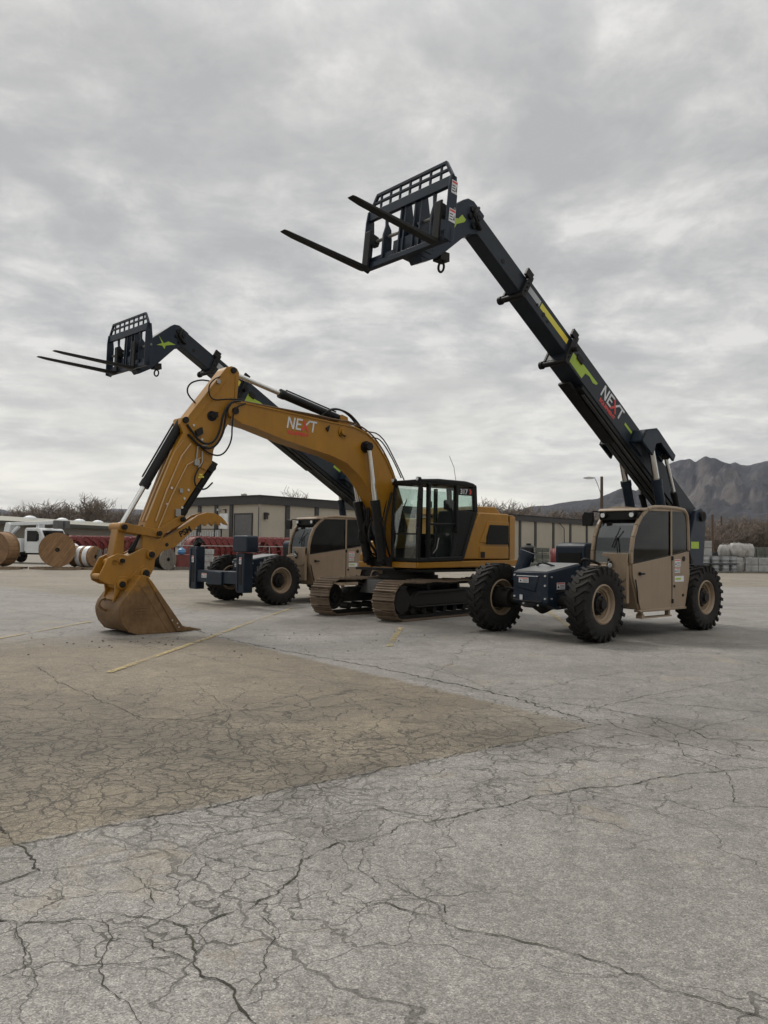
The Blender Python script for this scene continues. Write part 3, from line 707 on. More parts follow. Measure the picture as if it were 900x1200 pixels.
def reel(name, pos, rz, rad, wid, label, cat='cable reel', group=None, wood=None, lag=True, strap=False, drum=.62):
    wood = wood or REELW; o = thing(name, label, cat, pos, rz, group); z = rad
    # the axis runs along local y; flanges are planked discs
    for s in (-1, 1):
        f = MB(); y0 = s*wid/2; y1 = s*(wid/2-.09)
        f.lathe([(.07,0),(rad,0),(rad,.09),(.07,.09)], (0, min(y0,y1), z), (0,1,0), 40, closed=True)
        fo = f.build('flange', wood, o)
        b = MB().lathe([(.05,-.012),(.12,-.012),(.12,.1),(.05,.1)], (0, min(y0,y1), z), (0,1,0), 12, closed=True)
        for k in range(6): a = k*PI/3; b.cyl((math.cos(a)*rad*.55, min(y0,y1)-.015, z+math.sin(a)*rad*.55), (math.cos(a)*rad*.55, max(y0,y1)+.015, z+math.sin(a)*rad*.55), .022, n=6)
        b.build('hub_plate', DARKST, fo)
    r = rad*(.97 if lag else drum)
    n = 40; prof = []
    m = MB()
    if lag:
        m.cyl((0,-wid/2+.09,z),(0,wid/2-.09,z), r, n=40)
        m.build('lagging', OLDW if wood is OLDW else REELW, o)
    else:
        prof = [(.1, 0)]
        nn = 14
        for k in range(nn*2+1): prof.append((r - (.025 if k % 2 == 0 else 0), (wid-.2)*k/(nn*2)))
        prof.append((.1, wid-.2)); m.lathe(prof, (0,-wid/2+.1,z), (0,1,0), 32); m.build('cable', BLK, o)
    if strap:
        s_ = MB()
        for y in strap: s_.lathe([(r+.005, -.07),(r+.02,-.07),(r+.02,.07),(r+.005,.07)], (0,y,z), (0,1,0), 40, closed=True)
        s_.build('strap', WRAP, o)
    return o
def face_cam(px): return math.atan2(ray(px,640).x, ray(px,640).y)
# big wooden reels on the left
p = at(1, 45.0); r1 = reel('cable_reel', p + Vector((-.1,0,.135)), R(-12), .98, 1.0, 'big wooden cable reel cut by the left edge of the photo', group='wooden cable reels', wood=REELW2)
pallet('pallet', p + Vector((.1,-.25,0)), 0, 'pallet under the wooden reel at the left edge', 2.6, 1.2, 12)
p = at(67, 45.6); reel('cable_reel', p + Vector((0,0,.135)), R(24), .97, 1.05, 'big wooden cable reel with a white strap standing in front of the bucket truck', group='wooden cable reels', strap=(-.12,))
pallet('pallet', p + Vector((.2,-.2,0)), R(5), 'pallet under the strapped wooden reel', 2.8, 1.3, 13)
p = at(100, 46.2); reel('cable_reel', p + Vector((0,0,.135)), R(72), .60, 1.45, 'low wooden reel seen from its side with two white wrapped bands', group='wooden cable reels', strap=(-.45,-.30,.05,.18), drum=.9)
pallet('pallet', p + Vector((.4,-.3,0)), R(3), 'pallet under the low white banded reel', 2.6, 1.2, 12)
# weathered boards leaning at its end
tb = thing('board_stack', 'grey weathered boards leaning against the end of the white banded reel', 'boards', at(116, 45.9), R(10))
mb = MB()
for k in range(7): mb.beam((-.45+k*.12, rnd.uniform(-.1,.1), 0), (-.3+k*.11+rnd.uniform(-.12,.12), .25, 1.15+rnd.uniform(-.15,.12)), .13, .035)
mb.build('boards', OLDW, tb)
p = at(190, 47); reel('cable_reel', p, R(58), .62, 1.1, 'grey worn reel of dark cable lying behind the excavator thumb', group='wooden cable reels', wood=OLDW, lag=False, drum=.88)
p = at(222, 48); bx = thing('crate', 'dark red cloth covered crate beside the worn reel behind the left telehandler fork end', 'crate', p, R(8))
MB().prism(rr(-.75,.75,0,.9,.08), -.5, .5).build('cover', mat('dark_red_tarp', (.14,.035,.03), .7, var=.3, bump=.5, bscale=5), bx, bevel=.03)
MB().box(-.8,.8,-.55,.55,-.0,.08).build('base', OLDW, bx)
bg = MB().lathe([(.02,0),(.2,.02),(.26,.14),(.22,.3),(.08,.38),(.03,.46)],(0,0,0),(0,0,1),14).build('blue_bag', mat('blue_plastic', (.06,.17,.33), .4, bump=.6, bscale=12)); bg.location = at(213, 47.6) + Vector((0,0,.9)); tag(bg, 'small blue plastic bag lying on the dark red covered crate', 'bag')
# low timber kerb along the yard edge
kb = MB()
a = at(128, 46.0); b = at(430, 51.5)
n = 14
for k in range(n):
    q0 = a.lerp(b, k/n); q1 = a.lerp(b, (k+.97)/n); kb.beam(q0 + Vector((0,0,.09)), q1 + Vector((0,0,.09)), .2, .18)
struct(kb.build('kerb', OLDW))
# red conduit coils on steel reels
def coil(name, pos, rz, rad, wid, label, group, rr_=None):
    o = thing(name, label, 'conduit reel', pos, rz, group); z = rad+.04
    prof = [(rad*.70, 0)]; n = 5; rt_ = wid/n/2
    for k in range(n):
        for j in range(5):
            a = PI*j/4; prof.append((rad - rt_*1.1 + rt_*math.sin(a), rt_*(2*k+1) - rt_*math.cos(a)))
    prof.append((rad*.70, wid))
    MB().lathe(prof, (0,-wid/2,z), (0,1,0), 40, closed=True).build('coil', REDC, o, ang=60)
    for s in (-1,1):
        f = MB(); y = s*(wid/2+.03)
        ring = [(math.cos(2*PI*k/28)*rad*1.03, y, z+math.sin(2*PI*k/28)*rad*1.03) for k in range(29)]
        f.tube(ring, .025, 5)
        for k in range(6): a = k*PI/3+.2; f.beam((0,y,z),(math.cos(a)*rad*1.02,y,z+math.sin(a)*rad*1.02),.05,.05)
        f.build('side_frame', REDC, o)
    MB().cyl((0,-wid/2,z),(0,wid/2,z),.1,n=10).build('axle', DARKST, o)
    return o
c0 = coil('conduit_reel', (0,0,0), 0, .98, .62, 'x', 'red conduit reels behind the left telehandler')
spots = [(231,51.0,50),(238.5,52.0,50),(246,53.0,50),(253,54,50),(260,55,50),(267,56,50),(276,57.5,48),(305,52,32),(316,53,35),(326,54,38),(335,55,40),(343,56,40),(352,57,40),(361,58,40)]
for i, (px, d, rz) in enumerate(spots):
    o = c0 if i == 0 else copy_tree(c0)
    o.location = at(px, d); o.rotation_euler = (0,0,R(rz))
    o['label'] = 'red conduit reel in the slanting row before the warehouse roll-up door' if i < 7 else 'red conduit reel in the row between the foot pad and the left telehandler cab'
    o['group'] = 'red conduit reels before the roll-up door' if i < 7 else 'red conduit reels beside the left telehandler cab'
for i, (px, d, rz) in enumerate([(84,60,40),(93,60.6,42),(102,61,44),(111,61.5,44),(120,62,45),(129,62.5,46),(138,63,46),(147,60,46),(157,60.5,46),(167,61,44),(177,60,44),(187,61,44)]):
    o = copy_tree(c0); o.location = at(px, d); o.rotation_euler = (0,0,R(rz))
    o['label'] = 'red conduit reel in the far row behind the wooden cable reels'; o['group'] = 'red conduit reels behind the wooden reels'
for i, (px, d, rz) in enumerate([(652,54,70),(668,56,62)]):
    o = copy_tree(c0); o.location = at(px, d); o.rotation_euler = (0,0,R(rz)); o.scale = (.78,.9,.78)
    o['label'] = ('red conduit reel standing beside the dark slatted crates behind the right telehandler', 'red conduit reel half hidden by the right telehandler engine hood')[i]; o['group'] = 'red conduit reels behind the right telehandler'
# light rail fence in front of the coils
fn = thing('rail_fence', 'low grey pipe rail fence in front of the red conduit reels', 'fence', at(200, 49.5)); o0 = at(200,49.5)
e0 = at(352, 52.5) - o0
for z in (1.42, .75, .12): MB().tube([(0,0,z),tuple(e0 + Vector((0,0,z)))], .03, 6).build('rail', STEEL, fn)
for k in range(5):
    q = e0*(k/4); MB().cyl((q.x,q.y,0),(q.x,q.y,1.45),.035,n=6).build('post', STEEL, fn)
# grey panels pallet near the stabilizer
def crate_stack(name, pos, rz, label, nx, nz, w, h, m, group=None, cat='crate stack', gap=.06, dep=1.0):
    o = thing(name, label, cat, pos, rz, group)
    for j in range(nz):
        for i in range(nx):
            x = (i-nx/2)*w
            b = MB().box(x+gap/2, x+w-gap/2, -dep/2, dep/2, j*h+.10, (j+1)*h-.02)
            for q in range(1,4): b.box(x+gap/2, x+w-gap/2, -dep/2-.02, -dep/2, j*h+.10+(h-.12)*q/4-.012, j*h+.10+(h-.12)*q/4+.012)
            for q in (0, .5, 1): b.box(x+gap/2+(w-gap-.05)*q, x+gap/2+(w-gap-.05)*q+.05, -dep/2-.03, -dep/2, j*h+.08, (j+1)*h-.01)
            b.box(x+gap/2, x+w-gap/2, -dep/2, -dep/2+.1, j*h, j*h+.06).box(x+gap/2, x+w-gap/2, dep/2-.1, dep/2, j*h, j*h+.06)
            b.build('crate', m, o)
    return o
CRG = mat('grey_green_crate', (.115,.12,.105), .6, var=.25, scale=3); CRW = mat('grey_white_crate', (.33,.335,.33), .6, var=.25, scale=3); CRD = mat('slate_crate', (.055,.062,.068), .6, var=.2)
crate_stack('crate_stack', at(244.5, 47.5), R(6), 'pale grey pallet stack between the dark red crate and the left telehandler wheel', 1, 3, .65, .42, CRW, cat='pallet stack', dep=.7)
crate_stack('crate_stack', at(634.5, 50), R(-6), 'tall grey green slatted crate stack right of the excavator counterweight', 2, 4, .47, .40, CRG)
crate_stack('crate_stack', at(620, 47), R(-4), 'lower grey slatted crate stack touching the excavator counterweight in view', 3, 2, .46, .36, CRG)
dk = thing('tank', 'round black plastic tank on the crates right of the excavator counterweight', 'tank', at(619.5, 51) + Vector((0,0,0)))
MB().lathe([(.05,0),(.5,0),(.56,.1),(.56,1.35),(.5,1.6),(.2,1.75),(.05,1.75)],(0,0,0),(0,0,1),24).build('tank_shell', BLK, dk)
MB().cyl((0,0,1.73),(0,0,1.85),.16).build('lid', BLK, dk)
# right hand yard
GALV = mat('galvanised_drum', (.27,.285,.29), .42, metal=.35, var=.2)
def drum_stack(name, px, d, label, nx, nz, group='drum stacks by the yard edge'):
    o = thing(name, label, 'drum stack', at(px, d), R(-4), group)
    for j in range(nz):
        MB().box(-nx*.335, nx*.335, -.33, .33, j*.60, j*.60+.07).build('pallet', CRD, o)
        for i in range(nx):
            x = (i-nx/2+.5)*.66
            MB().lathe([(.02,0),(.27,0),(.285,.02),(.27,.04),(.27,.24),(.283,.26),(.27,.28),(.27,.48),(.285,.5),(.02,.5)],(x,0,j*.60+.07),(0,0,1),20).build('drum', GALV, o)
    return o
drum_stack('drum_stack', 838, 56.2, 'silver drums stacked three high right of the right telehandler rear wheel', 3, 2)
drum_stack('drum_stack', 853, 56.6, 'silver drums stacked beside the wrapped white bags', 2, 2)
drum_stack('drum_stack', 867, 60, 'silver drums stacked behind the wrapped white bags', 3, 2)
crate_stack('crate_stack', at(824.5, 57), R(-5), 'tall white and grey crate stack touching the right telehandler rear wheel in view', 1, 4, .85, .56, CRW)
crate_stack('crate_stack', at(838.5, 59), R(-5), 'dark slate bin stack behind the silver drums', 1, 3, .85, .48, CRD)
def bag(name, px, d, z, w, h, label):
    o = thing(name, label, 'bulk bag', at(px, d, z), R(rnd.uniform(-10,10)), 'white wrapped bulk bags')
    m = MB(); n = 10; rows = []
    for j in range(7):
        zz = h*j/6; k = w/2*(1-.10*math.cos(j*1.05))*(.86 if j == 6 else 1)
        ring = []
        for i in range(24):
            a = 2*PI*i/24; sx = math.copysign(abs(math.cos(a))**.3, math.cos(a)); sy = math.copysign(abs(math.sin(a))**.3, math.sin(a))
            q = 1 + .13*mnoise.noise(Vector((a*2.2, zz*4, px)))
            ring.append(m.v((sx*k*q, sy*k*q, zz + (.05*mnoise.noise(Vector((a*3, 1, px))) if j else 0))))
        rows.append(ring)
    for A, B in zip(rows, rows[1:]):
        for i in range(24): m.f([A[i], A[(i+1)%24], B[(i+1)%24], B[i]])
    m.f(rows[0][::-1]); m.f(rows[-1]); m.build('bag_body', WRAP2, o, ang=180)
    MB().tube([(-w*.3,0,h-.05),(-w*.2,0,h+.12),(0,.02,h-.02),(w*.2,0,h+.1),(w*.3,0,h-.05)], .025, 5, smooth=1).build('lifting_strap', WRAP2, o)
    return o
WRAP2 = mat('dirty_white_wrap', (.30,.29,.275), .55, var=.35, scale=3, dust=.25, bump=.7, bscale=7)
bag('bulk_bag', 850, 57.6, 1.12, .85, .85, 'white wrapped bulk bag on the silver drums, leftmost of the white bags')
bag('bulk_bag', 864, 57.2, 0, .78, 1.1, 'white bulk bag on the ground left of its twin under the big wrapped bag')
bag('bulk_bag', 875, 57.3, 0, .78, 1.1, 'white bulk bag on the ground right of its twin, by the white boxes')
bag('bulk_bag', 863.5, 57.3, 1.12, .95, .95, 'big white wrapped bag on top of the left standing bulk bag')
bag('bulk_bag', 876, 57.4, 1.12, .75, .9, 'white wrapped bag on top of the right standing bulk bag')
crate_stack('crate_stack', at(893, 57), R(-3), 'row of grey and white boxes on the ground at the right edge', 3, 2, .9, .55, CRW)
crate_stack('crate_stack', at(893, 60), R(-3), 'row of grey bins stacked behind the white boxes at the right edge', 4, 3, .62, .62, CRG)
kb2 = MB(); a = at(815, 55.3); b = at(960, 57.5)
for k in range(8): kb2.beam(a.lerp(b,k/8)+Vector((0,0,.06)), a.lerp(b,(k+.97)/8)+Vector((0,0,.06)), .15, .13)
struct(kb2.build('kerb', OLDW))

# ================================================================== BUCKET TRUCK
TW = mat('white_truck_paint', (.58,.60,.61), .35, var=.06, dust=.15)
tk = thing('bucket_truck', 'white utility bucket truck with a folded aerial boom behind the wooden reels', 'truck', at(38, 57.5), R(-24))
# local x: forward (to the right), y: left
MB().box(-3.6,3.4,-.45,.45,.62,.82).build('chassis_rail', DARKST, tk)
cb = MB().prism([(.35,.85),(.35,2.35),(.5,2.5),(1.65,2.5),(1.85,2.38),(2.28,1.62),(2.3,.85)], -1.05, 1.05).build('cab', TW, tk, bevel=.04)
MB().prism([(2.3,.8),(2.3,1.6),(3.25,1.42),(3.5,1.25),(3.52,.7)], -.95, .95).build('hood', TW, tk, bevel=.05)
for s in (-1,1):
    MB().prism([(.62,1.55),(.62,2.3),(1.5,2.3),(1.62,2.2),(1.62,1.55)], s*1.052, s*1.075).build('side_window', GLS, cb)
    dr = MB().prism([(.52,.75),(.52,1.5),(1.75,1.5),(1.75,.75)], s*1.05, s*1.07).build('door', TW, cb)
    MB().tube([(1.7,s*1.05,2.2),(1.95,s*1.35,2.2),(1.95,s*1.35,1.65),(1.7,s*1.05,1.6)], .02, 5).box(1.9,1.96,s*1.25,s*1.42,1.65,2.1).build('mirror', BLK, cb)
MB().hexa([(1.90,-.92,2.32),(2.285,-.92,1.64),(2.285,.92,1.64),(1.90,.92,2.32),(1.93,-.92,2.33),(2.31,-.92,1.65),(2.31,.92,1.65),(1.93,.92,2.33)]).build('windscreen', GLS, cb)
for s in (-1,1):
    b_ = MB(); y0, y1 = sorted((s*.72, s*1.22)); b_.box(-3.6,.2,y0,y1,.8,1.75)
    for k in range(4): yy = s*1.225; b_.box(-3.5+k*.93,-2.66+k*.93,min(yy,yy+s*.02),max(yy,yy+s*.02),.9,1.68)
    b_.build('tool_body', TW, tk, bevel=.02)
MB().box(-3.6,.2,-.72,.72,.82,1.1).build('deck', DARKST, tk)
MB().cyl((-2.4,0,1.1),(-2.4,0,1.9),.3,.25).prism([(-2.75,1.9),(-2.5,2.75),(-2.2,2.9),(-1.95,2.75),(-2.15,1.9)], -.25,.25).build('turret', TW, tk, bevel=.03)
MB().beam((-2.6,0,2.78),(2.3,0,2.92),.26,.24).build('upper_boom', TW, tk, bevel=.03)
MB().beam((-2.3,0,1.95),(-1.4,0,2.62),.2,.2).build('lift_arm', TW, tk)
for y in (-.50,.15): MB().prism(rr(2.42,2.92,2.45,3.05,.08), y, y+.45).build('bucket', mat('grey_bucket_plastic', (.09,.09,.088), .5) if y < 0 else bpy.data.materials['grey_bucket_plastic'], tk, bevel=.03)
MB().beam((.8,0,2.5),(.8,0,2.85),.1,.5).beam((.4,0,2.3),(.4,0,2.8),.1,.1).build('boom_rest', TW, tk)
for x, y in ((2.75,-.98),(2.75,.98),(-2.2,-1.0),(-2.2,1.0)):
    w = MB().lathe([(.1,-.14),(.5,-.14),(.52,-.08),(.52,.08),(.5,.14),(.1,.14)],(x,y,.52),(0,1,0),24,closed=True).build('wheel', RUB, tk)
    MB().lathe([(.02,-.12),(.3,-.12),(.3,.12),(.02,.12)],(x,y,.52),(0,1,0),16).build('rim', DIML, w)
# ================================================================== shared machine bits
def wheel(parent, x, y, side, rad=.647, w=.363, rim_m=None, st=0.0, seed=0, name='wheel'):
    # side +1: outer face towards +y
    rim_m = rim_m or TANP
    M = T(x, y, rad) @ rotz(st) @ Matrix.Rotation(seed*.37, 4, 'Y')
    R0 = rad-.028; rw = rad*.515; h = w/2
    body = MB(M); prof = [(rw, -h*.80), (rw+.03, -h*.92), (rad*.70, -h*1.0), (rad*.82, -h*1.0), (R0*.94, -h*.97), (R0*.985, -h*.86), (R0, -h*.5), (R0+.004, 0), (R0, h*.5), (R0*.985, h*.86), (R0*.94, h*.97), (rad*.82, h), (rad*.70, h), (rw+.03, h*.92), (rw, h*.80)]
    body.lathe(prof, (0,0,0), (0,1,0), 64, closed=True)
    n = 25; dth = 2*PI/n
    def mp(a, yy, r): return (r*math.cos(a), yy, r*math.sin(a))
    for sd in (-1, 1):
        for k in range(n):
            a0 = k*dth + (dth/2 if sd > 0 else 0)
            yc = [-.06*h, .42*h, .98*h]; aa = [0, .22*dth*1.2, .78*dth]; ww = [.44*dth, .44*dth, .40*dth]
            for j in (0, 1):
                P = []
                for r, sh in ((R0-.02, 1.12), (rad, .9)):
                    for q, e in ((j, -1), (j+1, -1), (j+1, 1), (j, 1)):
                        P.append(mp(a0 + aa[q] + e*ww[q]/2*sh, sd*yc[q]*(1.0 if r < rad else .985), r))
                body.hexa(P)
            # shoulder running down the side wall
            P = []
            for r, yy, sh in ((rad*.80, h*1.0, .55), (rad*.985, h*.955, .95)):
                for e in (-1, 1): P.append((a0+aa[2]+e*ww[2]/2*sh, yy, r))
            q = []
            for off in (-.012, .022):
                for i in (0, 1, 3, 2):
                    a_, yy, r_ = P[i]; q.append(mp(a_, sd*(yy+off*(1.0 if r_ < rad*.9 else 1.1)), r_))
            body.hexa(q)
    # hub > rim, tyre
    hub = MB(M); s = side
    hub.lathe([(.02,-.16*s),(.20,-.16*s),(.20,.02*s),(.15,.05*s),(.15,.10*s),(.085,.12*s),(.085,.17*s),(.02,.17*s)], (0,0,0), (0,1,0), 24)
    for k in range(8):
        a = k*PI/4; hub.cyl((.185*math.cos(a), .02*s, .185*math.sin(a)), (.185*math.cos(a), .055*s, .185*math.sin(a)), .014, n=6)
    for k in range(6):
        a = k*PI/3; hub.cyl((.12*math.cos(a), .10*s, .12*math.sin(a)), (.12*math.cos(a), .13*s, .12*math.sin(a)), .012, n=6)
    o = hub.build(name, DARKST, parent)
    rim = MB(M)
    rim.lathe([(rw+.012, -h*.86), (rw+.012, h*.86), (rw-.012, h*.86+.012), (rw-.03, h*.78), (rw-.04, h*.55), (rw-.075, h*.45), (rw-.08, -h*.45), (rw-.04, -h*.55), (rw-.03, -h*.78), (rw-.012, -h*.86-.012)], (0,0,0), (0,1,0), 48, closed=True)
    c = .0*s
    rim.lathe([(.155, c-.012*s), (.155, c+.022*s), (.22, c+.022*s), (rw-.10, h*.30*s), (rw-.078, h*.30*s), (rw-.078, h*.24*s), (.225, c-.012*s)], (0,0,0), (0,1,0), 48, closed=True)
    rim.build('rim', rim_m, o)
    body.build('tyre', RUB, o, ang=28)
    return o
def text_mesh(name, txt, size, M, m, parent, depth=.002, bold=0, align='LEFT'):
    cu = bpy.data.curves.new(name, 'FONT'); cu.body = txt; cu.size = size; cu.extrude = depth; cu.offset = bold; cu.align_x = align
    o = bpy.data.objects.new(name, cu); COL.objects.link(o)
    dg = bpy.context.evaluated_depsgraph_get(); me = bpy.data.meshes.new_from_object(o.evaluated_get(dg))
    COL.objects.unlink(o); bpy.data.objects.remove(o); me.transform(M); me.name = name; me.materials.clear(); me.materials.append(m)
    p = bpy.data.objects.new(name, me); COL.objects.link(p)
    if parent: p.parent = parent
    return p
def logo(parent, M, s, wm, rm, sub=True):
    # the word NEXT in slanting strokes, the X in red, with a small red line of text below
    def strokes(L, z):
        mb = MB(M)
        for i, (x0, y0, x1, y1, w) in enumerate(L):
            a = Vector((x0, y0, 0))*s; b = Vector((x1, y1, 0))*s; d = (b-a).normalized(); n_ = Vector((-d.y, d.x, 0))*w*s/2; zz = z + i*.0006
            mb.hexa([a-n_, b-n_, b+n_, a+n_, *(p + Vector((0,0,zz)) for p in (a-n_, b-n_, b+n_, a+n_))])
        return mb
    k = .13; w = .15
    N = [(0,0,.0+k,1,w),(k,1,.62,0,w),(.62,0,.62+k,1,w)]
    E = [(.93,0,.93+k,1,w),(.95,.07,1.45,.07,w),(1.02,.5,1.45,.5,w*.9),(1.08,.93,1.58,.93,w)]
    Tt = [(2.42,.93,3.16,.93,w),(2.70,0,2.82,.95,w)]
    Xw = [(1.98,.55,2.42,1.0,w)]
    strokes(N+E+Tt+Xw, .003).build('logo_letters', wm, parent)
    X = [(1.60,.98,2.22,0,w*1.1),(1.48,0,2.05,.62,w*1.1)]
    strokes(X, .006).build('logo_x', rm, parent)
    if sub: text_mesh('logo_subline', 'EQUIPMENT', .42*s, M @ T(.05*s, -.48*s, 0), rm, parent, .003, .004)
def decal(parent, M, w, h, bars=True):
    b = MB(M).box(0, w, 0, h, 0, .003); o = b.build('warning_decal', WDEC, parent)
    if bars:
        r = MB(M).box(w*.06, w*.94, h*.78, h*.93, .003, .0045).build('decal_heading', RDEC, o)
        q = MB(M)
        for k in range(3): q.box(w*.4, w*.92, h*(.15+.2*k), h*(.22+.2*k), .003, .0045)
        q.prism([(w*.08,h*.2),(w*.32,h*.2),(w*.2,h*.62)], .003, .0045, 'z'); q.build('decal_print', BLK, o)
    return o
def MS(x, y, z):    # frame of a decal on a left (+y) face: right = -x, up = z
    return T(x, y, z) @ Matrix(((-1,0,0,0),(0,0,1,0),(0,1,0,0),(0,0,0,1)))
def MF(x, y, z):    # decal on a forward (+x) face: right = +y seen from the front, up = z
    return T(x, y, z) @ Matrix(((0,0,1,0),(1,0,0,0),(0,1,0,0),(0,0,0,1)))
def ram(parent, a, b, rb, rrd, frac=.55, name='lift_cylinder'):
    a = Vector(a); b = Vector(b); m = a.lerp(b, frac); d = (b-a).normalized()
    c = MB().cyl(a, m, rb, n=20).cyl(m - d*.10, m + d*.02, rb*1.12, n=20)
    u = d.cross(Vector((0,1,0))).normalized()
    c.tube([a + d*.12 + u*(rb+.03), m - d*.12 + u*(rb+.03)], .016, 6)
    o = c.build(name, BLK if name != 'lift_cylinder' else NAVY, parent)
    MB().cyl(m, b, rrd, n=16).build('rod', CHROME, o)
    MB().cyl(b + Vector((0,-.06,0)), b + Vector((0,.06,0)), rb*.9, n=16).build('rod_eye', DARKST, o)
    MB().cyl(a + Vector((0,-.06,0)), a + Vector((0,.06,0)), rb*.95, n=16).build('pin_eye', DARKST, o)
    return o

# ================================================================== TELEHANDLER
def telehandler(name, label, pos, rz, da, pz, tines, stab, steer, fl=1.0, C1=5.45, C2=7.02, ts=1.0, db=0.0, dg=0.0):
    root = thing(name, label, 'telehandler', pos, rz, 'telehandlers')
    ch = MB()
    # main frame with the covered nose between the front wheels
    ch.box(-3.1, 1.2, -.36, .36, .58, 1.02)
    ch.prism([(1.2,.52),(1.9,.50),(2.20,.62),(2.20,1.16),(1.2,1.30)], -.37, .40)
    ch.prism([(-3.25,.62),(-3.45,2.12),(-3.42,2.42),(-3.25,2.52),(-3.02,2.45),(-2.55,1.35),(-1.3,1.05),(-1.3,.62)], .34, .44)
    ch.prism([(-3.25,.62),(-3.45,2.12),(-3.42,2.42),(-3.25,2.52),(-3.02,2.45),(-2.55,1.35),(-1.3,1.05),(-1.3,.62)], -.44, -.34)
    ch.box(-3.3,-3.1,-.42,.42,.6,1.9)
    fo = ch.build('chassis', NAVY, root, bevel=.015)
    MB().prism([(1.22,1.305),(2.18,1.165),(2.18,1.18),(1.22,1.32)], -.33, .36).build('nose_cover', SHEENTOP, fo)
    MB().hexa([(2.205,-.30,.88),(2.205,.13,.80),(2.205,.22,1.10),(2.205,-.30,1.10),(2.225,-.28,.90),(2.225,.12,.83),(2.225,.19,1.08),(2.225,-.28,1.08)]).build('nose_plate', NAVY, fo, bevel=.006)
    bo = MB()
    for y, z in ((-.33,1.1),(-.33,.72),(.35,1.1),(.35,.93),(.35,.70),(-.12,.60),(.2,.58)): bo.cyl((2.2,y,z),(2.225,y,z),.018,n=8)
    for x, z in ((2.1,1.08),(2.1,.7),(1.85,.56)): bo.cyl((x,.40,z),(x,.42,z),.016,n=8)
    bo.build('bolt', BOLT, fo)
    decal(fo, MF(2.23,-.22,.97), .22, .09); decal(fo, MF(2.215,-.21,.66), .065, .09, False)
    decal(fo, MS(1.95,.405,.86), .24, .12)
    MB().tube([(2.215,-.36,.66),(2.24,-.1,.645),(2.24,.3,.645)], .012, 6).build('front_rail', DARKST, fo)
    MB().cyl((-3.25,-.5,2.33),(-3.25,.5,2.33),.07,n=20).cyl((-3.25,.44,2.33),(-3.25,.50,2.33),.11,n=20).build('pivot_pin', DARKST, root)
    MB(MS(-2.78,.443,1.62)).box(0,.34,0,.15,0,.003).build('side_stripe', LIME, fo)
    # axles
    WB, TR = 3.619, 2.23
    for x in (WB/2, -WB/2):
        MB().cyl((x,-TR/2+.2,.647),(x,TR/2-.2,.647),.105,n=16).lathe([(.03,-.28),(.16,-.2),(.25,0),(.16,.2),(.03,.28)],(x,0,.647),(0,1,0),20).cyl((x,TR/2-.42,.647),(x,TR/2-.12,.647),.19,n=18).cyl((x,-TR/2+.42,.647),(x,-TR/2+.12,.647),.19,n=18).box(x-.1,x+.1,-.3,.3,.5,.8).build('axle', DARKST, root)
        ax = MB().tube([(x+.1,.3,.75),(x+.2,.6,.86),(x+.12,TR/2-.25,.8)], .022, 6, smooth=2).tube([(x+.1,-.3,.75),(x+.2,-.6,.86),(x+.12,-TR/2+.25,.8)], .022, 6, smooth=2).tube([(x-.18,-.75,.62),(x-.18,.75,.62)], .035, 8).build('steering_rod', DARKST, root)
    i = 0
    for x in (WB/2, -WB/2):
        for s in (1, -1):
            wheel(root, x, s*TR/2, s, .647, .363, TANP, R(steer) if x > 0 else 0, i+1); i += 1
    # engine hood on the right side
    eh = MB().prism([(-2.0,.62),(-2.0,1.55),(-1.85,1.70),(-.25,1.70),(-.18,1.62),(-.18,.62)], -1.20, -.48).build('engine_hood', NAVY, root, bevel=.03)
    MB().box(-1.9,-.3,-1.12,-.56,1.702,1.712).build('hood_top', SHEENTOP, eh)
    MB().box(-.178,-.165,-1.12,-.56,.95,1.5).build('hood_grille', BLK, eh)
    MB().cyl((-1.5,-.9,1.70),(-1.5,-.9,1.95),.06,n=12).build('exhaust', DARKST, eh)
    MB().box(-.18,1.0,-1.05,-.5,.62,.98).build('fuel_tank', NAVY, root, bevel=.03)
    # -------- cab on the left side
    Y0, Y1 = .36, 1.22
    cab = MB()
    low = [(.60,.50),(.72,.80),(.84,1.10),(.86,1.34),(-1.20,1.60),(-1.22,1.1),(-1.03,.47)]
    cab.prism(low, Y0, Y1-.02)
    cabo = cab.build('cab', TANP, root, bevel=.02)
    MB().prism([(.57,.50),(.70,.80),(.825,1.10),(.845,1.318),(-.52,1.475),(-.52,.49)], Y1-.02, Y1+.012).build('door', TANP, cabo, bevel=.008)
    MB().prism([(-.54,.49),(-.54,1.478),(-1.20,1.56),(-1.22,1.1),(-1.03,.47)], Y1-.02, Y1+.006).build('side_panel', TANP, cabo, bevel=.006)
    MB().box(-1.05,.62,Y1-.1,Y1+.03,.455,.50).build('door_sill', TANP, cabo, bevel=.01)
    MB().tube([(.62,Y1+.01,1.155),(.62,Y1+.045,1.15),(.50,Y1+.045,1.15)], .018, 8).cyl((.62,Y1,1.15),(.62,Y1+.035,1.15),.035,n=12).build('door_handle', BLK, cabo)
    hg = MB()
    for z in (1.43, .62): hg.cyl((-.53,Y1+.02,z-.04),(-.53,Y1+.02,z+.04),.025,n=8)
    for x,z in ((-.62,.90),(-.95,.72),(-.98,1.42)): hg.cyl((x,Y1,z),(x,Y1+.02,z),.028 if z<1.4 else .05,n=12)
    hg.build('hinge', DARKST, cabo)
    decal(cabo, MS(-.64,Y1+.007,1.27), .22, .14); decal(cabo, MS(-.64,Y1+.007,1.15), .2, .10); decal(cabo, MS(-.64,Y1+.007,.98), .34, .11, False)
    MB(MS(-.67,Y1+.0105,1.02)).box(0,.20,0,.035,0,.001).build('decal_band', LIME, cabo)
    # upper frame: curved front posts, centre post, rear loop
    arc = [(.84,1.33),(.83,1.55),(.77,1.80),(.66,2.02),(.50,2.20),(.30,2.33)]
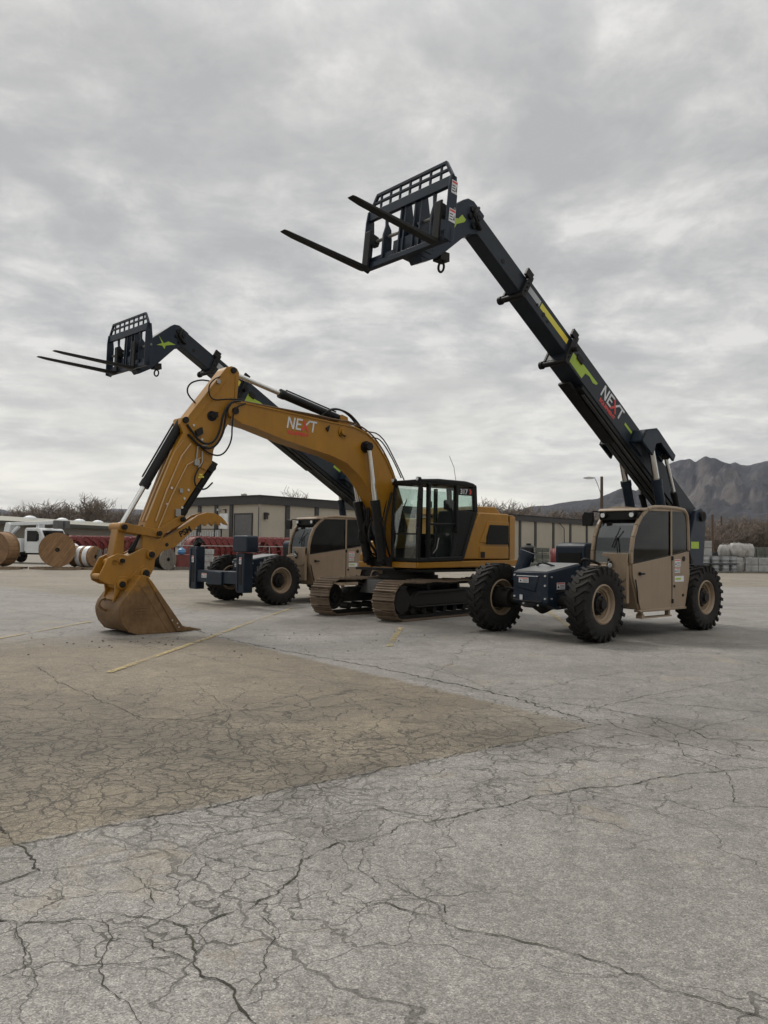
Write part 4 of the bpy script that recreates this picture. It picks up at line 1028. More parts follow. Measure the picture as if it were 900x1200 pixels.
    def post(mb, pts, y, w, t_):
        for a, b in zip(pts, pts[1:]): mb.beam((a[0],y,a[1]),(b[0],y,b[1]),t_,w)
    for yy, ww in ((Y1-.025,.075),(Y0+.03,.06)):
        up = MB(); post(up, arc, yy, ww, .06); up.build('front_post', TANP, cabo, bevel=.012)
    up = MB(); loop = [(.30,2.33),(.1,2.375),(-.3,2.39),(-.95,2.38),(-1.10,2.33),(-1.19,2.20),(-1.21,1.58)]
    up.tube([(x,Y1-.02,z) for x,z in loop], .038, 8, smooth=1); up.tube([(x,Y0+.03,z) for x,z in loop], .035, 8, smooth=1)
    up.beam((-.53,Y1-.02,1.46),(-.53,Y1-.02,2.37),.055,.05)
    up.build('roll_bar', TANP, cabo)
    rf_ = MB().hexa([(.62,Y0-.02,2.29),(.62,Y1+.02,2.29),(-1.17,Y1-.0,2.33),(-1.17,Y0,2.33),(.58,Y0,2.345),(.58,Y1,2.345),(-1.12,Y1-.03,2.405),(-1.12,Y0+.03,2.405)]).build('roof', TANP, cabo, bevel=.02)
    MB().box(.30,.60,Y0+.02,Y1-.02,2.12,2.285).build('roof_visor', BLK, cabo, bevel=.02)
    for y in (Y0+.14, Y1-.12):
        l = MB().cyl((.60,y,2.23),(.67,y,2.22),.055,n=16).build('work_lamp', BLK, cabo); MB().cyl((.665,y,2.22),(.675,y,2.22),.046,n=16).build('lens', LAMPM, l)
    # glass
    g1 = MB(); G = [(.81,1.34),(.80,1.55),(.745,1.80),(.635,2.02),(.475,2.19)]
    for a, b in zip(G, G[1:]): g1.hexa([(a[0],Y0+.06,a[1]),(a[0]+.012,Y0+.06,a[1]),(a[0]+.012,Y1-.055,a[1]),(a[0],Y1-.055,a[1]),(b[0],Y0+.06,b[1]),(b[0]+.012,Y0+.06,b[1]),(b[0]+.012,Y1-.055,b[1]),(b[0],Y1-.055,b[1])])
    g1.build('windscreen', GLF, cabo)
    sl_ = MB(); per = [(.80,1.335),(.79,1.55),(.73,1.80),(.62,2.03),(.46,2.20),(.28,2.325),(-.50,2.375),(-.50,1.48),(.80,1.335)]
    sl_.tube([(x,Y1-.012,z) for x,z in per], .011, 5); sl_.build('door_seal', BLK, cabo)
    sl_ = MB(); per = [(-.565,1.49),(-.565,2.37),(-.95,2.36),(-1.09,2.32),(-1.17,2.19),(-1.19,1.58),(-.565,1.49)]
    sl_.tube([(x,Y1-.012,z) for x,z in per], .010, 5); sl_.build('side_seal', BLK, cabo)
    MB().tube([(-.53,Y1+.012,.60),(-.53,Y1+.016,1.0),(-.53,Y1+.012,1.44)], .006, 5).build('panel_gap', BLK, cabo)
    MB().tube([(.66,Y1+.01,.62),(.745,Y1+.045,.85),(.80,Y1+.045,1.05)], .012, 6).build('grab_rail', BLK, cabo)
    MB().prism([(.79,1.345),(.78,1.55),(.72,1.80),(.61,2.02),(.45,2.19),(.28,2.31),(-.50,2.36),(-.50,1.49)], Y1-.03, Y1-.018).build('door_window', GLS, cabo)
    MB().prism([(-.56,1.50),(-.56,2.36),(-.95,2.35),(-1.08,2.31),(-1.16,2.19),(-1.18,1.59)], Y1-.03, Y1-.018).build('rear_side_window', GLS, cabo)
    MB().prism([(.78,1.345),(.77,1.55),(.71,1.80),(.60,2.02),(.44,2.19),(.28,2.31),(-1.1,2.33),(-1.16,1.6)], Y0+.02, Y0+.03).build('right_window', GLS, cabo)
    MB().box(-1.2,-1.19,Y0+.06,Y1-.06,1.6,2.3).build('rear_window', GLS, cabo)
    wp = MB().tube([(.86,.95,1.40),(.84,.92,1.60),(.80,.86,1.82)], .012, 6).beam((.835,.80,1.62),(.74,.92,1.98),.02,.02).build('wiper', BLK, cabo)
    se = MB().prism(rr(-.55,.0,1.02,1.16,.05), .58, 1.06).prism([(-.52,1.12),(-.42,1.14),(-.52,1.80),(-.64,1.80),(-.66,1.2)], .60, 1.04).prism(rr(-.68,-.58,1.82,2.02,.03), .7,.94).build('seat', SEAT, cabo, bevel=.02)
    sw = MB(); c_ = Vector((.32,.82,1.52)); ux = Vector((-.5,0,.85)).normalized()
    sw.tube([c_ + (Vector((0,1,0))*math.cos(k*PI/10) + ux*math.sin(k*PI/10))*.18 for k in range(21)], .016, 6); sw.cyl(c_, c_ + Vector((.22,0,-.34)), .035, n=10).build('steering_wheel', BLK, cabo)
    MB().prism([(.5,1.2),(.78,1.2),(.76,1.42),(.55,1.48)], Y0+.08, Y1-.1).build('dashboard', BLK, cabo, bevel=.02)
    mi = MB().tube([(.5,Y0+.05,2.28),(.66,Y0-.06,2.30),(.72,Y0-.10,2.26)], .016, 6)
    mi.prism([(Y0-.24,2.02),(Y0-.05,2.02),(Y0-.02,2.12),(Y0-.03,2.27),(Y0-.2,2.29),(Y0-.25,2.2)], .70, .77, 'x'); mi.build('mirror', BLK, cabo, bevel=.01)
    fb = MB().prism([(.70,1.52),(.68,1.46),(.82,1.44),(.84,1.10),(.92,1.02),(1.12,1.02),(1.19,1.10),(1.21,1.52)], .95, .975, 'x').build('lamp_bracket', TANP, cabo, bevel=.006)
    wl = MB().tube([(.98,.86,1.22),(1.03,.84,1.30),(1.02,.86,1.42)], .02, 6).cyl((1.00,.86,1.34),(1.05,.90,1.30),.05,n=12).build('front_lamp', BLK, cabo); MB().cyl((1.05,.90,1.30),(1.058,.906,1.293),.042,n=12).build('lens', LAMPM, wl)
    MB().box(.86,.95,.40,1.18,.62,1.30).build('front_panel', TANP, cabo, bevel=.015)
    st = MB().box(.44,.50,1.12,1.2,.36,.48).box(-.52,-.46,1.12,1.2,.36,.48).prism([(.42,.36),(.52,.36),(.50,.42),(.44,.42)],1.1,1.22).box(-.54,.52,1.10,1.22,.335,.36).build('step', TANP, cabo)
    # -------- boom
    PV = Vector((-3.2, 0, 2.3)); A = R(33)
    BS = T(0,0,pz) @ T(*PV) @ Matrix.Rotation(-(A+da), 4, 'Y') @ Matrix.Diagonal((1,1,ts,1))
    BT = T(0,0,pz) @ T(*PV) @ Matrix.Rotation(-da, 4, 'Y') @ T(*(-PV))
    YL = .25
    b1 = MB(BS).prism([(-.25,-.22),(-.30,.18),(-.05,.28),(C1+.05,.28),(C1+.05,-.25),(3.2,-.25)], -.17, YL).build('outer_boom', BOOMC, root, bevel=.012)
    b2 = MB(BS).box(C1-.05,C2-.02,-.125,YL-.018,-.12,.245).build('middle_boom', BOOMC, root, bevel=.012)
    b3 = MB(BS).prism([(C2-.12,-.125),(C2-.12,.215),(8.72,.215),(8.80,.12),(8.55,-.125)], -.06, YL-.035).build('inner_boom', BOOMC, root, bevel=.012)
    # hose tray below
    tr_ = MB(BS).box(.15,4.75,-.16,.235,-.34,-.252).box(3.2,5.0,-.14,.12,-.40,-.34).build('hose_tray', BLK, b1, bevel=.01)
    hs = MB(BS)
    for y in (-.10,-.05,.03,.08,.16,.20): hs.tube([(.3,y,-.362),(2.2,y,-.372),(4.6,y,-.36)], .016, 6)
    hs.build('hose', mat('grey_hose', (.06,.06,.06), .4) if 'grey_hose' not in bpy.data.materials else bpy.data.materials['grey_hose'], b1)
    # collars where the sections slide out
    def collar(s, t0, t1, y0, y1, par, w=.10, ext=.09):
        c = MB(BS); c.box(s-w/2, s+w/2, y0-.045, y1+.045, t1, t1+.05).box(s-w/2, s+w/2, y0-.05, y0, t0, t1+.01).box(s-w/2, s+w/2, y1, y1+.05, t0, t1+.01)
        c.cyl((s,y0-ext-.02,t0-.03),(s,y1+.06,t0-.03),.055,n=12).cyl((s,y0-ext-.05,t0-.03),(s,y0-ext+.02,t0-.03),.075,n=12)
        c.box(s-.02,s+.16,y1+.0,y1+.055,t1-.05,t1+.10)
        for k in range(3): c.cyl((s,y1+.05,t0+.06+k*.09),(s,y1+.07,t0+.06+k*.09),.018,n=6)
        return c.build('collar', BLK, par, bevel=.006)
    collar(C1, -.25, .28, -.17, YL, b1, .13); collar(C2, -.125, .245, -.13, YL-.015, b2, .12)
    MB(BS).cyl((C1-.03,YL+.03,.02),(C1-.03,YL+.16,.02),.05,n=14).build('roller', BLK, b1)
    MB(BS).box(C1-.43,C1-.23,YL,YL+.03,.0,.12).build('access_cover', DARKST, b1, bevel=.01)
    # coloured markings on the left face
    D = lambda y: BS @ T(0,y,0)
    MB(D(YL+.001) @ T(dg,0,0)).prism([(5.36,.03),(5.36,-.19),(4.88,-.20),(4.84,-.04),(4.70,.0),(4.55,-.03),(4.44,.02),(4.42,.07),(4.95,.06),(5.1,.03)], 0, .003).build('lime_marking', LIME, b1)
    MB(D(YL+.001) @ T(db,0,0)).box(2.96,3.26,0,.003,.0,.055).build('lime_dash', LIME, b1)
    ML = BS @ Matrix(((-1,0,0,0),(0,0,1,0),(0,1,0,0),(0,0,0,1)))      # letters read down the boom
    logo(b1, ML @ T(-4.22,-.045,YL+.001), .262, WDEC, RDEC)
    MB(D(YL-.017)).box(C2-.47 if not stab else C2-.3,C2-.09,0,.003,.03,.15).build('grey_strip', GDEC, b2)
    MB(D(YL-.017)).box(C1+.21,min(C2-.5,C1+1.07),0,.003,.03,.145).build('yellow_strip', YDEC, b2)
    MB(D(YL-.013)).box(C1+.13,C1+.45,0,.003,.03,.145).build('bright_yellow_strip', mat('bright_yellow_decal', (.62,.50,.03), .5) if 'bright_yellow_decal' not in bpy.data.materials else bpy.data.materials['bright_yellow_decal'], b2)
    MB(D(YL-.014)).cyl((C2-.65,-.002,.0),(C2-.65,.004,.0),.045,n=12).cyl((C2-.8,-.002,-.02),(C2-.8,.004,-.02),.03,n=12).cyl((C2-.42,-.002,.02),(C2-.42,.006,.02),.028,n=12).build('access_hole', BLK, b2)
    MB(D(YL-.034)).cyl((C2+.66,-.002,-.01),(C2+.66,.004,-.01),.045,n=14).build('access_hole', BLK, b3)
    # lift brackets with their rams
    for s in (1, -1):
        ya, yb = (YL+.002, YL+.30) if s > 0 else (-.172-.28, -.172)
        h = MB(BS @ T(db,0,0))
        prof_o = [(2.94,-.18),(2.94,.10),(2.64,.38),(2.55,.39),(1.74,.37),(1.74,.22),(2.35,.23),(2.48,.10),(2.45,-.18)]
        for yy in ((ya, ya+.05), (yb-.05, yb)): h.prism(prof_o, *yy)
        h.prism([(2.94,-.18),(2.94,.10),(2.64,.38),(2.62,.34),(2.90,.08),(2.90,-.18)], ya, yb); h.box(1.76,2.60,ya,yb,.345,.375)
        br = h.build('lift_bracket', NAVY, root, bevel=.01)
        yc = (ya+yb)/2
        top = BS @ Vector((2.60+db,yc,.22)); bot = Vector((-2.05, yc, 1.15)); ram(root, bot, top, .10, .066, .68)
        top2 = BS @ Vector((1.88+db,yc+.02*s,.24)); bot2 = Vector((-2.75, yc+.02*s, 1.35)); ram(root, bot2, top2, .065, .04, .66, 'slave_cylinder')
    # boom head (goose neck)
    hd = MB(BT).prism([(3.72,7.13),(3.98,7.30),(4.12,7.31),(4.24,7.25),(5.02,6.72),(5.24,6.52),(5.32,6.2),(5.16,5.99),(4.85,6.13),(4.62,6.30),(4.14,6.70),(3.86,6.78)], -.05, .21).build('boom_head', NAVY, root, bevel=.012)
    k_ = MB(BT)
    for a in range(6): k_.cyl((3.98+.10*math.cos(a), .21, 7.02+.15*math.sin(a)), (3.98+.10*math.cos(a), .245, 7.02+.15*math.sin(a)), .05, n=10)
    k_.tube([(3.9,.24,7.2),(4.05,.27,7.05),(3.95,.27,6.9),(3.85,.24,6.85)], .03, 6, smooth=1); k_.build('hose_fitting', BLK, hd)
    if not stab:
        MB(BT @ T(0,.212,0)).prism([(4.18,6.93),(4.22,6.88),(4.40,6.80),(4.45,6.72),(4.49,6.80),(4.60,6.84),(4.62,6.92),(4.50,6.88),(4.36,6.90),(4.27,6.99)],0,.003).build('lime_tape', LIME, hd)
    else:
        MB(BT @ T(0,.212,0)).prism([(4.12,6.80),(4.32,6.86),(4.45,6.80),(4.58,6.98),(4.50,6.80),(4.66,6.74),(4.50,6.74),(4.44,6.66),(4.40,6.75),(4.24,6.78)],0,.003).build('lime_tape', LIME, hd)
        decal(hd, BT @ T(5.12,.213,6.42) @ Matrix.Rotation(R(35),4,'Y') @ Matrix(((-1,0,0,0),(0,0,1,0),(0,1,0,0),(0,0,0,1))), .2, .2)
    rg = MB(BT).box(4.52,4.72,.0,.18,6.16,6.30)
    rg.tube([(4.62+.06*math.cos(a*PI/6),.09+.02*math.sin(a*PI/6),6.07+.075*math.sin(a*PI/6)) for a in range(13)], .02, 6); rg.build('shackle', DARKST, hd)
    # fork carriage
    KM = BT @ T(5.42,.02,6.08) @ Matrix.Rotation(-R(6),4,'Y')          # x forward, z up the carriage
    HW_ = .95
    cg = MB(KM)
    cg.box(-.11,-.02,-HW_,HW_,.0,.09).box(-.10,-.06,-HW_,HW_,.09,.20)                # lower bar
    cg.box(-.09,-.02,-HW_,HW_,.84,1.00)                                            # upper bar
    for s in (-1,1):
        y0, y1 = sorted((s*(HW_-.03), s*HW_)); cg.prism([(-.16,.05),(-.16,.70),(-.12,1.0),(.0,1.0),(.02,.80),(.02,.0),(-.12,-.02)], y0, y1)
    ca = cg.build('fork_carriage', NAVY, root, bevel=.006)
    bk = MB(KM)
    bk.beam((-.05,-HW_+.16,1.25),(-.05,HW_-.16,1.25),.05,.045)
    bk.beam((-.05,-HW_+.02,1.0),(-.05,-HW_+.17,1.25),.05,.04).beam((-.05,HW_-.02,1.0),(-.05,HW_-.17,1.25),.05,.04)
    bk.beam((-.05,-HW_+.08,1.125),(-.05,HW_-.08,1.125),.04,.035)
    for k in range(7):
        y = -.68+k*1.36/6; bk.beam((-.05,y,1.0),(-.05,y,1.25),.03,.03)
    bk.build('load_backrest', NAVY, ca)
    MB(KM).cyl((-.13,-HW_,.50),(-.13,HW_,.50),.028,n=12).build('fork_shaft', STEEL, ca)
    pl = MB(KM)
    for y in (-.52, .56): pl.prism([(-.22,.1),(-.20,.45),(-.17,.62),(-.10,.70),(-.10,.85),(-.04,.85),(-.06,.66),(-.02,.5),(-.03,.1)], y-.02, y+.02)
    for y in (-.16, -.06, .16, .30): pl.prism([(-.34,.05),(-.26,.55),(-.16,.90),(-.05,.90),(-.04,.5),(-.03,.05)], y-.018, y+.018)
    pl.box(-.16,-.06,-.30,.36,.1,.34).build('carriage_plate', NAVY, ca, bevel=.005)
    MB(KM).box(-.42,-.1,-.10,.20,.02,.30).cyl((-.40,-.14,.22),(-.40,.24,.22),.06,n=12).build('coupler', NAVY, ca, bevel=.01)
    if not stab:
        decal(ca, KM @ T(-.145,HW_+.001,.72) @ Matrix(((1,0,0,0),(0,0,1,0),(0,1,0,0),(0,0,0,1))), .12, .20)
        decal(ca, KM @ T(-.15,HW_+.001,.28) @ Matrix(((1,0,0,0),(0,0,1,0),(0,1,0,0),(0,0,0,1))), .13, .2)
    for y in tines:
        f = MB(KM)
        f.prism(
                [(.045,.03),(.045,.62),(.0,.64),(.0,-.01),(.03,-.045),(.10,-.05),(1.45*fl,-.02),(1.62*fl,-.002),(1.66*fl,.01),(1.60*fl,.018),(.1,.022)], y-.065, y+.065)
        f.prism([(.0,.40),(-.05,.40),(-.17,.42),(-.19,.50),(-.16,.58),(-.05,.60),(.0,.60)], y-.05, y+.05)
        fo_ = f.build('fork', BLKR, ca, bevel=.008)
    if stab:
        # raised stabilizers in front of the wheels
        sb = MB().box(2.2,3.05,-.33,.36,.52,.86).box(2.82,3.0,-1.05,1.12,.56,.88).build('stabilizer_beam', NAVY, root, bevel=.012)
        decal(sb, MF(3.002,-.62,.68), .24, .12); decal(sb, MF(3.002,-.06,.60), .09, .09, False)
        for s, yl, zt in ((1,1.14,1.36),(-1,-1.02,1.50)):
            a, b = yl-.165, yl+.165
            lg = MB().box(2.76,3.02,a,b,.36,zt).box(3.02,3.04,a,a+.07,.40,zt-.05).box(3.02,3.04,b-.07,b,.40,zt-.05)
            lo = lg.build('stabilizer_leg', NAVY, root, bevel=.012)
            MB().box(3.021,3.028,a+.11,b-.11,.55,1.15).build('leg_slot', BLK, lo)
            decal(lo, MF(3.042,b-.2,1.08), .10, .17)
            if s > 0:
                MB().prism(rr(yl-.31,yl+.31,zt+.02,zt+.44,.06), 2.70, 3.06, 'x').build('foot_pad', NAVY, lo, bevel=.03)
            else:
                MB().cyl((2.9,yl-.05,zt),(2.9,yl+.12,zt+.16),.09,n=10).tube([(2.95,yl-.1,zt+.05),(2.95,yl+.1,zt+.28),(2.85,yl+.25,zt+.1)],.03,6,smooth=1).build('hose_coil', BLK, lo)
    else:
        ds = MB().cyl((1.55,-.80,.95),(1.45,-.66,1.48),.13,n=16).cyl((1.46,-.68,1.42),(1.44,-.65,1.52),.15,n=16).build('hydraulic_tank', NAVY, root)
        MB().tube([(1.6,-.3,1.26),(1.75,-.1,1.34),(1.6,.1,1.26)], .02, 6, smooth=2).build('nose_hose', HOSE, root)
        MB().tube([(1.2,.4,1.3),(1.3,.5,1.42),(1.1,.62,1.35),(.9,.6,1.3)], .025, 6, smooth=2).build('nose_hose', HOSE, root)
    return root
th1 = telehandler('telehandler', 'x', (4.2637,15.8153,0), R(221.51), 0, 0, (-.84,.76), False, .3)
th1['label'] = 'dark blue and tan telehandler on the right with its boom raised highest'
th2 = telehandler('telehandler', 'dark blue and tan telehandler partly behind the excavator, with upright stabilizer legs', (-2.3082,23.1888,0), R(225.84), R(-4.6), .34, (-.42,.42), True, .3, 1.16, 6.42, 7.45, 1.2, -.62, .85)
# ================================================================== EXCAVATOR
ex = thing('excavator', 'yellow tracked excavator with its muddy bucket resting on the ground between the two telehandlers', 'excavator', (.5946,18.9375,0), R(222))
TRK = rotz(R(228.81-222))
def track(y0):
    Rr = .402; L = 4.0; xc = L/2-.422; w = .60
    tr = MB(TRK)
    # chain of shoes round the frame
    straight = 2*xc; circ = 2*PI*Rr; tot = 2*straight+circ; n = 47
    def pt(s):
        s %= tot
        if s < straight: return Vector((xc-s, 0, .422+Rr)), Vector((-1,0,0)), Vector((0,0,1))
        s -= straight
        if s < circ/2:
            a = PI/2 + s/Rr; return Vector((-xc+Rr*math.cos(a), 0, .422+Rr*math.sin(a))), Vector((-math.sin(a),0,math.cos(a))), Vector((math.cos(a),0,math.sin(a)))
        s -= circ/2
        if s < straight: return Vector((-xc+s, 0, .422-Rr)), Vector((1,0,0)), Vector((0,0,-1))
        s -= straight; a = -PI/2 + s/Rr
        return Vector((xc+Rr*math.cos(a), 0, .422+Rr*math.sin(a))), Vector((-math.sin(a),0,math.cos(a))), Vector((math.cos(a),0,math.sin(a)))
    pitch = tot/n
    for k in range(n):
        p, d, nn = pt(k*pitch + .03)
        if nn.z > .9: p = p - Vector((0,0,1))*.022*math.sin(max(0, min(1, (xc-p.x)/straight))*PI*3)**2
        def q(a, y, h): return p + d*a + Vector((0, y, 0)) + nn*h
        hp = pitch*.465
        tr.hexa([q(-hp,y0-w/2,-.012), q(hp,y0-w/2,-.012), q(hp,y0+w/2,-.012), q(-hp,y0+w/2,-.012), q(-hp,y0-w/2,.006), q(hp,y0-w/2,.006), q(hp,y0+w/2,.006), q(-hp,y0+w/2,.006)])
        for g_, hh in ((-.36,.042),(.05,.026),(.40,.034)):
            c = g_*pitch
            tr.hexa([q(c-.012,y0-w/2,.005), q(c+.012,y0-w/2,.005), q(c+.012,y0+w/2,.005), q(c-.012,y0+w/2,.005), q(c-.006,y0-w/2,hh), q(c+.006,y0-w/2,hh), q(c+.006,y0+w/2,hh), q(c-.006,y0+w/2,hh)])
    o = tr.build('track', MUDST, ex)
    lk = MB(TRK)
    for k in range(n):
        p, d, nn = pt(k*pitch + .03)
        for s in (-1, 1):
            a = p - nn*.012 + Vector((0, y0+s*.075, 0)); a1 = a - d*pitch*.52; b1 = a + d*pitch*.52
            lk.hexa([a1+Vector((0,-.018,0)), b1+Vector((0,-.018,0)), b1+Vector((0,.018,0)), a1+Vector((0,.018,0)), a1-nn*.075+Vector((0,-.018,0)), b1-nn*.075+Vector((0,-.018,0)), b1-nn*.075+Vector((0,.018,0)), a1-nn*.075+Vector((0,.018,0))])
    lk.build('chain', DARKST, o)
    for x, nm, r in ((xc,'idler',.29),(-xc,'sprocket',.30)):
        MB(TRK).lathe([(.04,-.10),(.10,-.10),(.12,-.045),(r-.06,-.04),(r-.04,-.06),(r,-.055),(r,.055),(r-.04,.06),(r-.06,.04),(.12,.045),(.10,.10),(.04,.10)],(x,y0,.422),(0,1,0),28,closed=True).build(nm, DARKST, o)
    fr = MB(TRK); s = 1 if y0 > 0 else -1
    fr.prism([(1.25,.30),(1.30,.50),(1.1,.60),(-1.1,.60),(-1.3,.50),(-1.25,.30)], y0-.15, y0+.15)
    fr.box(-1.15,1.15,y0+s*.15-.02,y0+s*.15+.10*s if s>0 else y0-.15+.02, .27,.30) if s > 0 else fr.box(-1.15,1.15,y0-.27,y0-.13,.27,.30)
    fr.prism([(1.2,.50),(1.05,.62),(-1.1,.64),(-1.1,.60),(1.0,.56)], y0-.2, y0+.2)
    fr.cyl((1.2,y0,.422),(1.45,y0,.422),.07,n=12)
    f = fr.build('track_frame', DARKST, o, bevel=.01)
    for k in range(7): MB(TRK).cyl((-1.14+k*.38,y0-.13,.20),(-1.14+k*.38,y0+.13,.20),.075,n=14).build('roller', DARKST, o)
    for x in (-.55,.55): MB(TRK).cyl((x,y0-.1,.69),(x,y0+.1,.69),.06,n=12).build('carrier_roller', DARKST, o)
    for x in ((1.30,) if s > 0 else ()): MB(TRK).lathe([(.02,.13),(.24,.13),(.255,.16),(.255,.175),(.02,.175)],(xc-.02,y0,.422),(0,1,0),24).build('final_cover', DARKST, o)
    return o
track(.95); track(-.95)
MB(TRK).box(-.75,.75,-.66,.66,.45,.82).prism([(1.0,.50),(.75,.80),(-.75,.80),(-1.0,.50)],-.68,.68).build('undercarriage', DARKST, ex, bevel=.02)
MB().cyl((0,0,.80),(0,0,1.05),.62,n=40).cyl((0,0,.84),(0,0,.92),.70,n=40).build('slew_ring', DARKST, ex)
# -------- upper frame
ho = MB().prism([(.93,1.11),(.93,1.245),(-2.52,1.30),(-2.52,1.14)], .40, 1.26).box(-2.4,.42,-1.24,.40,1.06,1.20)
ho.build('deck', YEL, ex, bevel=.02)
MB().box(.929,.945,.44,1.22,1.12,1.235).build('deck_edge', YEL, ex)
MB().prism([(.7,1.02),(-1.9,1.02),(-1.9,1.08),(.7,1.08)], -1.1, 1.2).build('belly_plate', DARKST, ex)
# engine house behind the cab
eb = MB().prism([(-.50,1.305),(-1.02,2.30),(-1.10,2.40),(-2.16,2.40),(-2.16,1.305)], .55, 1.25)
eb.prism([(-.55,1.22),(-1.0,2.3),(-2.2,2.3),(-2.2,1.22)], -1.24, .54)
ebo = eb.build('engine_house', YEL, ex, bevel=.03)
MB().prism([(-.92,2.37),(-1.02,2.55),(-1.80,2.56),(-2.0,2.41),(-2.05,2.37)], -.75, 1.12).build('engine_hood', YEL, ebo, bevel=.03)
MB().prism([(-1.08,1.70),(-1.36,2.20),(-2.14,2.20),(-2.14,1.70)], 1.251, 1.268).build('side_door', YEL, ebo, bevel=.006)
MB().prism([(-1.30,1.66),(-1.31,1.84),(-1.43,2.12),(-2.12,2.12),(-2.12,1.66)], 1.269, 1.275).build('grille', BLK, ebo)
gs = MB()
for k in range(9): gs.beam((-1.33-max(0,(k-3))*.012,1.279,1.70+k*.048),(-2.11,1.279,1.70+k*.048),.006,.012)
gs.build('grille_slats', DARKST, ebo)
MB().prism([(-1.07,1.32),(-1.07,1.60),(-2.14,1.60),(-2.14,1.32)], 1.251, 1.266).build('lower_door', YEL, ebo, bevel=.01)
MB().box(-1.26,-1.11,1.266,1.272,1.34,1.48).build('vent', BLK, ebo)
MB().prism([(-2.165,1.28),(-2.165,2.36),(-2.175,2.36),(-2.175,1.28)], -1.2, 1.255).build('seam', BLK, ebo)
cw = MB(); pts = []
for k in range(13):
    a = -PI/2 + PI*k/12; pts.append((-2.18 - (.47 if abs(k-6)<6 else .0)*1.0*math.cos(a)**.45 if abs(math.cos(a))>1e-6 else -2.18, 1.26*math.sin(a)))
pts = [(-2.18,-1.26),(-2.42,-1.23),(-2.58,-1.02),(-2.66,-.6),(-2.68,0),(-2.66,.6),(-2.58,1.02),(-2.42,1.23),(-2.18,1.26)]
cw.prism(pts, 1.18, 2.34, 'z'); cw.prism([(x+.03 if x < -2.3 else x, y*.985) for x, y in pts], 2.34, 2.37, 'z')
cwo = cw.build('counterweight', YEL, ex, bevel=.025)
MB().box(-2.690,-2.681,-.5,.5,1.5,1.8).build('rear_plate', BLK, cwo)
MB().cyl((-1.6,-.9,2.3),(-1.6,-.9,2.75),.06,n=12).build('exhaust', DARKST, ebo)
# right front box and tank
MB().prism([(.46,1.22),(.46,1.40),(.40,1.45),(.38,1.70),(-.20,1.72),(-.20,1.22)], -1.25, -.80).build('fuel_tank', YEL, ex, bevel=.03)
MB().box(-.3,.48,-1.25,-.80,1.07,1.21).prism([(-.2,1.72),(-.95,1.72),(-.95,1.22),(-.2,1.22)], -1.25,-.60).build('front_step_box', YEL, ex, bevel=.015)
MB().tube([(.3,-1.2,1.7),(.3,-1.2,2.1),(-.2,-1.2,2.15),(-.7,-1.2,2.15),(-.7,-1.2,1.7)], .02, 8, smooth=1).build('handrail', DARKST, ex)
# -------- cab
Y0, Y1 = .40, 1.27
cab = MB()
def bar(a, b, w, t_=None): cab.beam(a, b, w, t_ or w)
fl = [(.93,1.25),(.93,2.0),(.905,2.60),(.86,2.98)]
for y in (Y0+.03, Y1-.04):
    for a, b in zip(fl, fl[1:]): bar((a[0]-.03,y,a[1]),(b[0]-.03,y,b[1]), .07, .09)
    bar((.86,y,3.0),(-.85,y,3.02), .08, .09)
    bar((-.90,y,3.0),(-.94,y,2.40), .08, .12); bar((-.94,y,2.42),(-.50,y,1.34), .08, .10)
bar((.88,Y0,3.0),(.88,Y1,3.0),.10,.10); bar((.9,Y0,1.29),(.9,Y1,1.29),.10,.08); bar((-.9,Y0,2.98),(-.9,Y1,2.98),.1,.1); bar((-.94,Y0,2.42),(-.94,Y1,2.42),.06,.08)
bar((.88,Y1-.03,1.29),(-.5,Y1-.03,1.33),.08,.09); bar((.88,Y0+.03,1.29),(-.5,Y0+.03,1.33),.08,.5)
bar((.60,Y1-.035,1.3),(.60,Y1-.035,2.98),.07,.10)      # door front edge
bar((-.28,Y1-.035,1.9),(-.28,Y1-.035,2.98),.07,.12)      # door rear edge
bar((-.28,Y1-.035,1.9),(-.12,Y1-.035,1.32),.07,.10)
bar((.60,Y1-.03,2.08),(-.28,Y1-.03,2.10),.05,.05)
cab.prism([(-.50,1.28),(-.90,2.42),(-.28,2.42),(-.28,1.9),(-.12,1.9),(-.12,1.28)], Y1-.05, Y1-.02)
cab.box(-.5,.9,Y0,Y1-.05,1.25,1.30)
cabo = cab.build('cab', BLK, ex, bevel=.015)
MB().prism([(.90,3.0),(.86,3.06),(.3,3.10),(-.6,3.10),(-.88,3.06),(-.93,2.98)], Y0-.01, Y1+.01).build('roof', BLK, cabo, bevel=.03)
for y in (Y0+.05, Y1-.04):
    l = MB().cyl((.86,y,3.06),(.95,y,3.06),.045,n=14).build('work_lamp', BLK, cabo); MB().cyl((.95,y,3.06),(.958,y,3.06),.038,n=14).build('lens', LAMPM, l)
g = MB()
for a, b in zip(fl, fl[1:]): g.hexa([(a[0]-.02,Y0+.07,a[1]),(a[0]-.01,Y0+.07,a[1]),(a[0]-.01,Y1-.08,a[1]),(a[0]-.02,Y1-.08,a[1]),(b[0]-.02,Y0+.07,b[1]),(b[0]-.01,Y0+.07,b[1]),(b[0]-.01,Y1-.08,b[1]),(b[0]-.02,Y1-.08,b[1])])
g.build('windscreen', GLW, cabo)
MB().beam((.925,Y0+.05,1.86),(.925,Y1-.06,1.86),.03,.035).build('windscreen_bar', BLK, cabo)
MB().prism([(.55,2.12),(.55,2.92),(-.22,2.92),(-.22,2.13)], Y1-.03, Y1-.022).prism([(.55,1.35),(.55,2.06),(-.24,2.07),(-.24,1.9),(-.08,1.36)], Y1-.03, Y1-.022).build('door_window', GLE, cabo)
MB().prism([(-.35,2.45),(-.35,2.93),(-.84,2.93),(-.88,2.45)], Y1-.032, Y1-.024).build('rear_side_window', GLE, cabo)
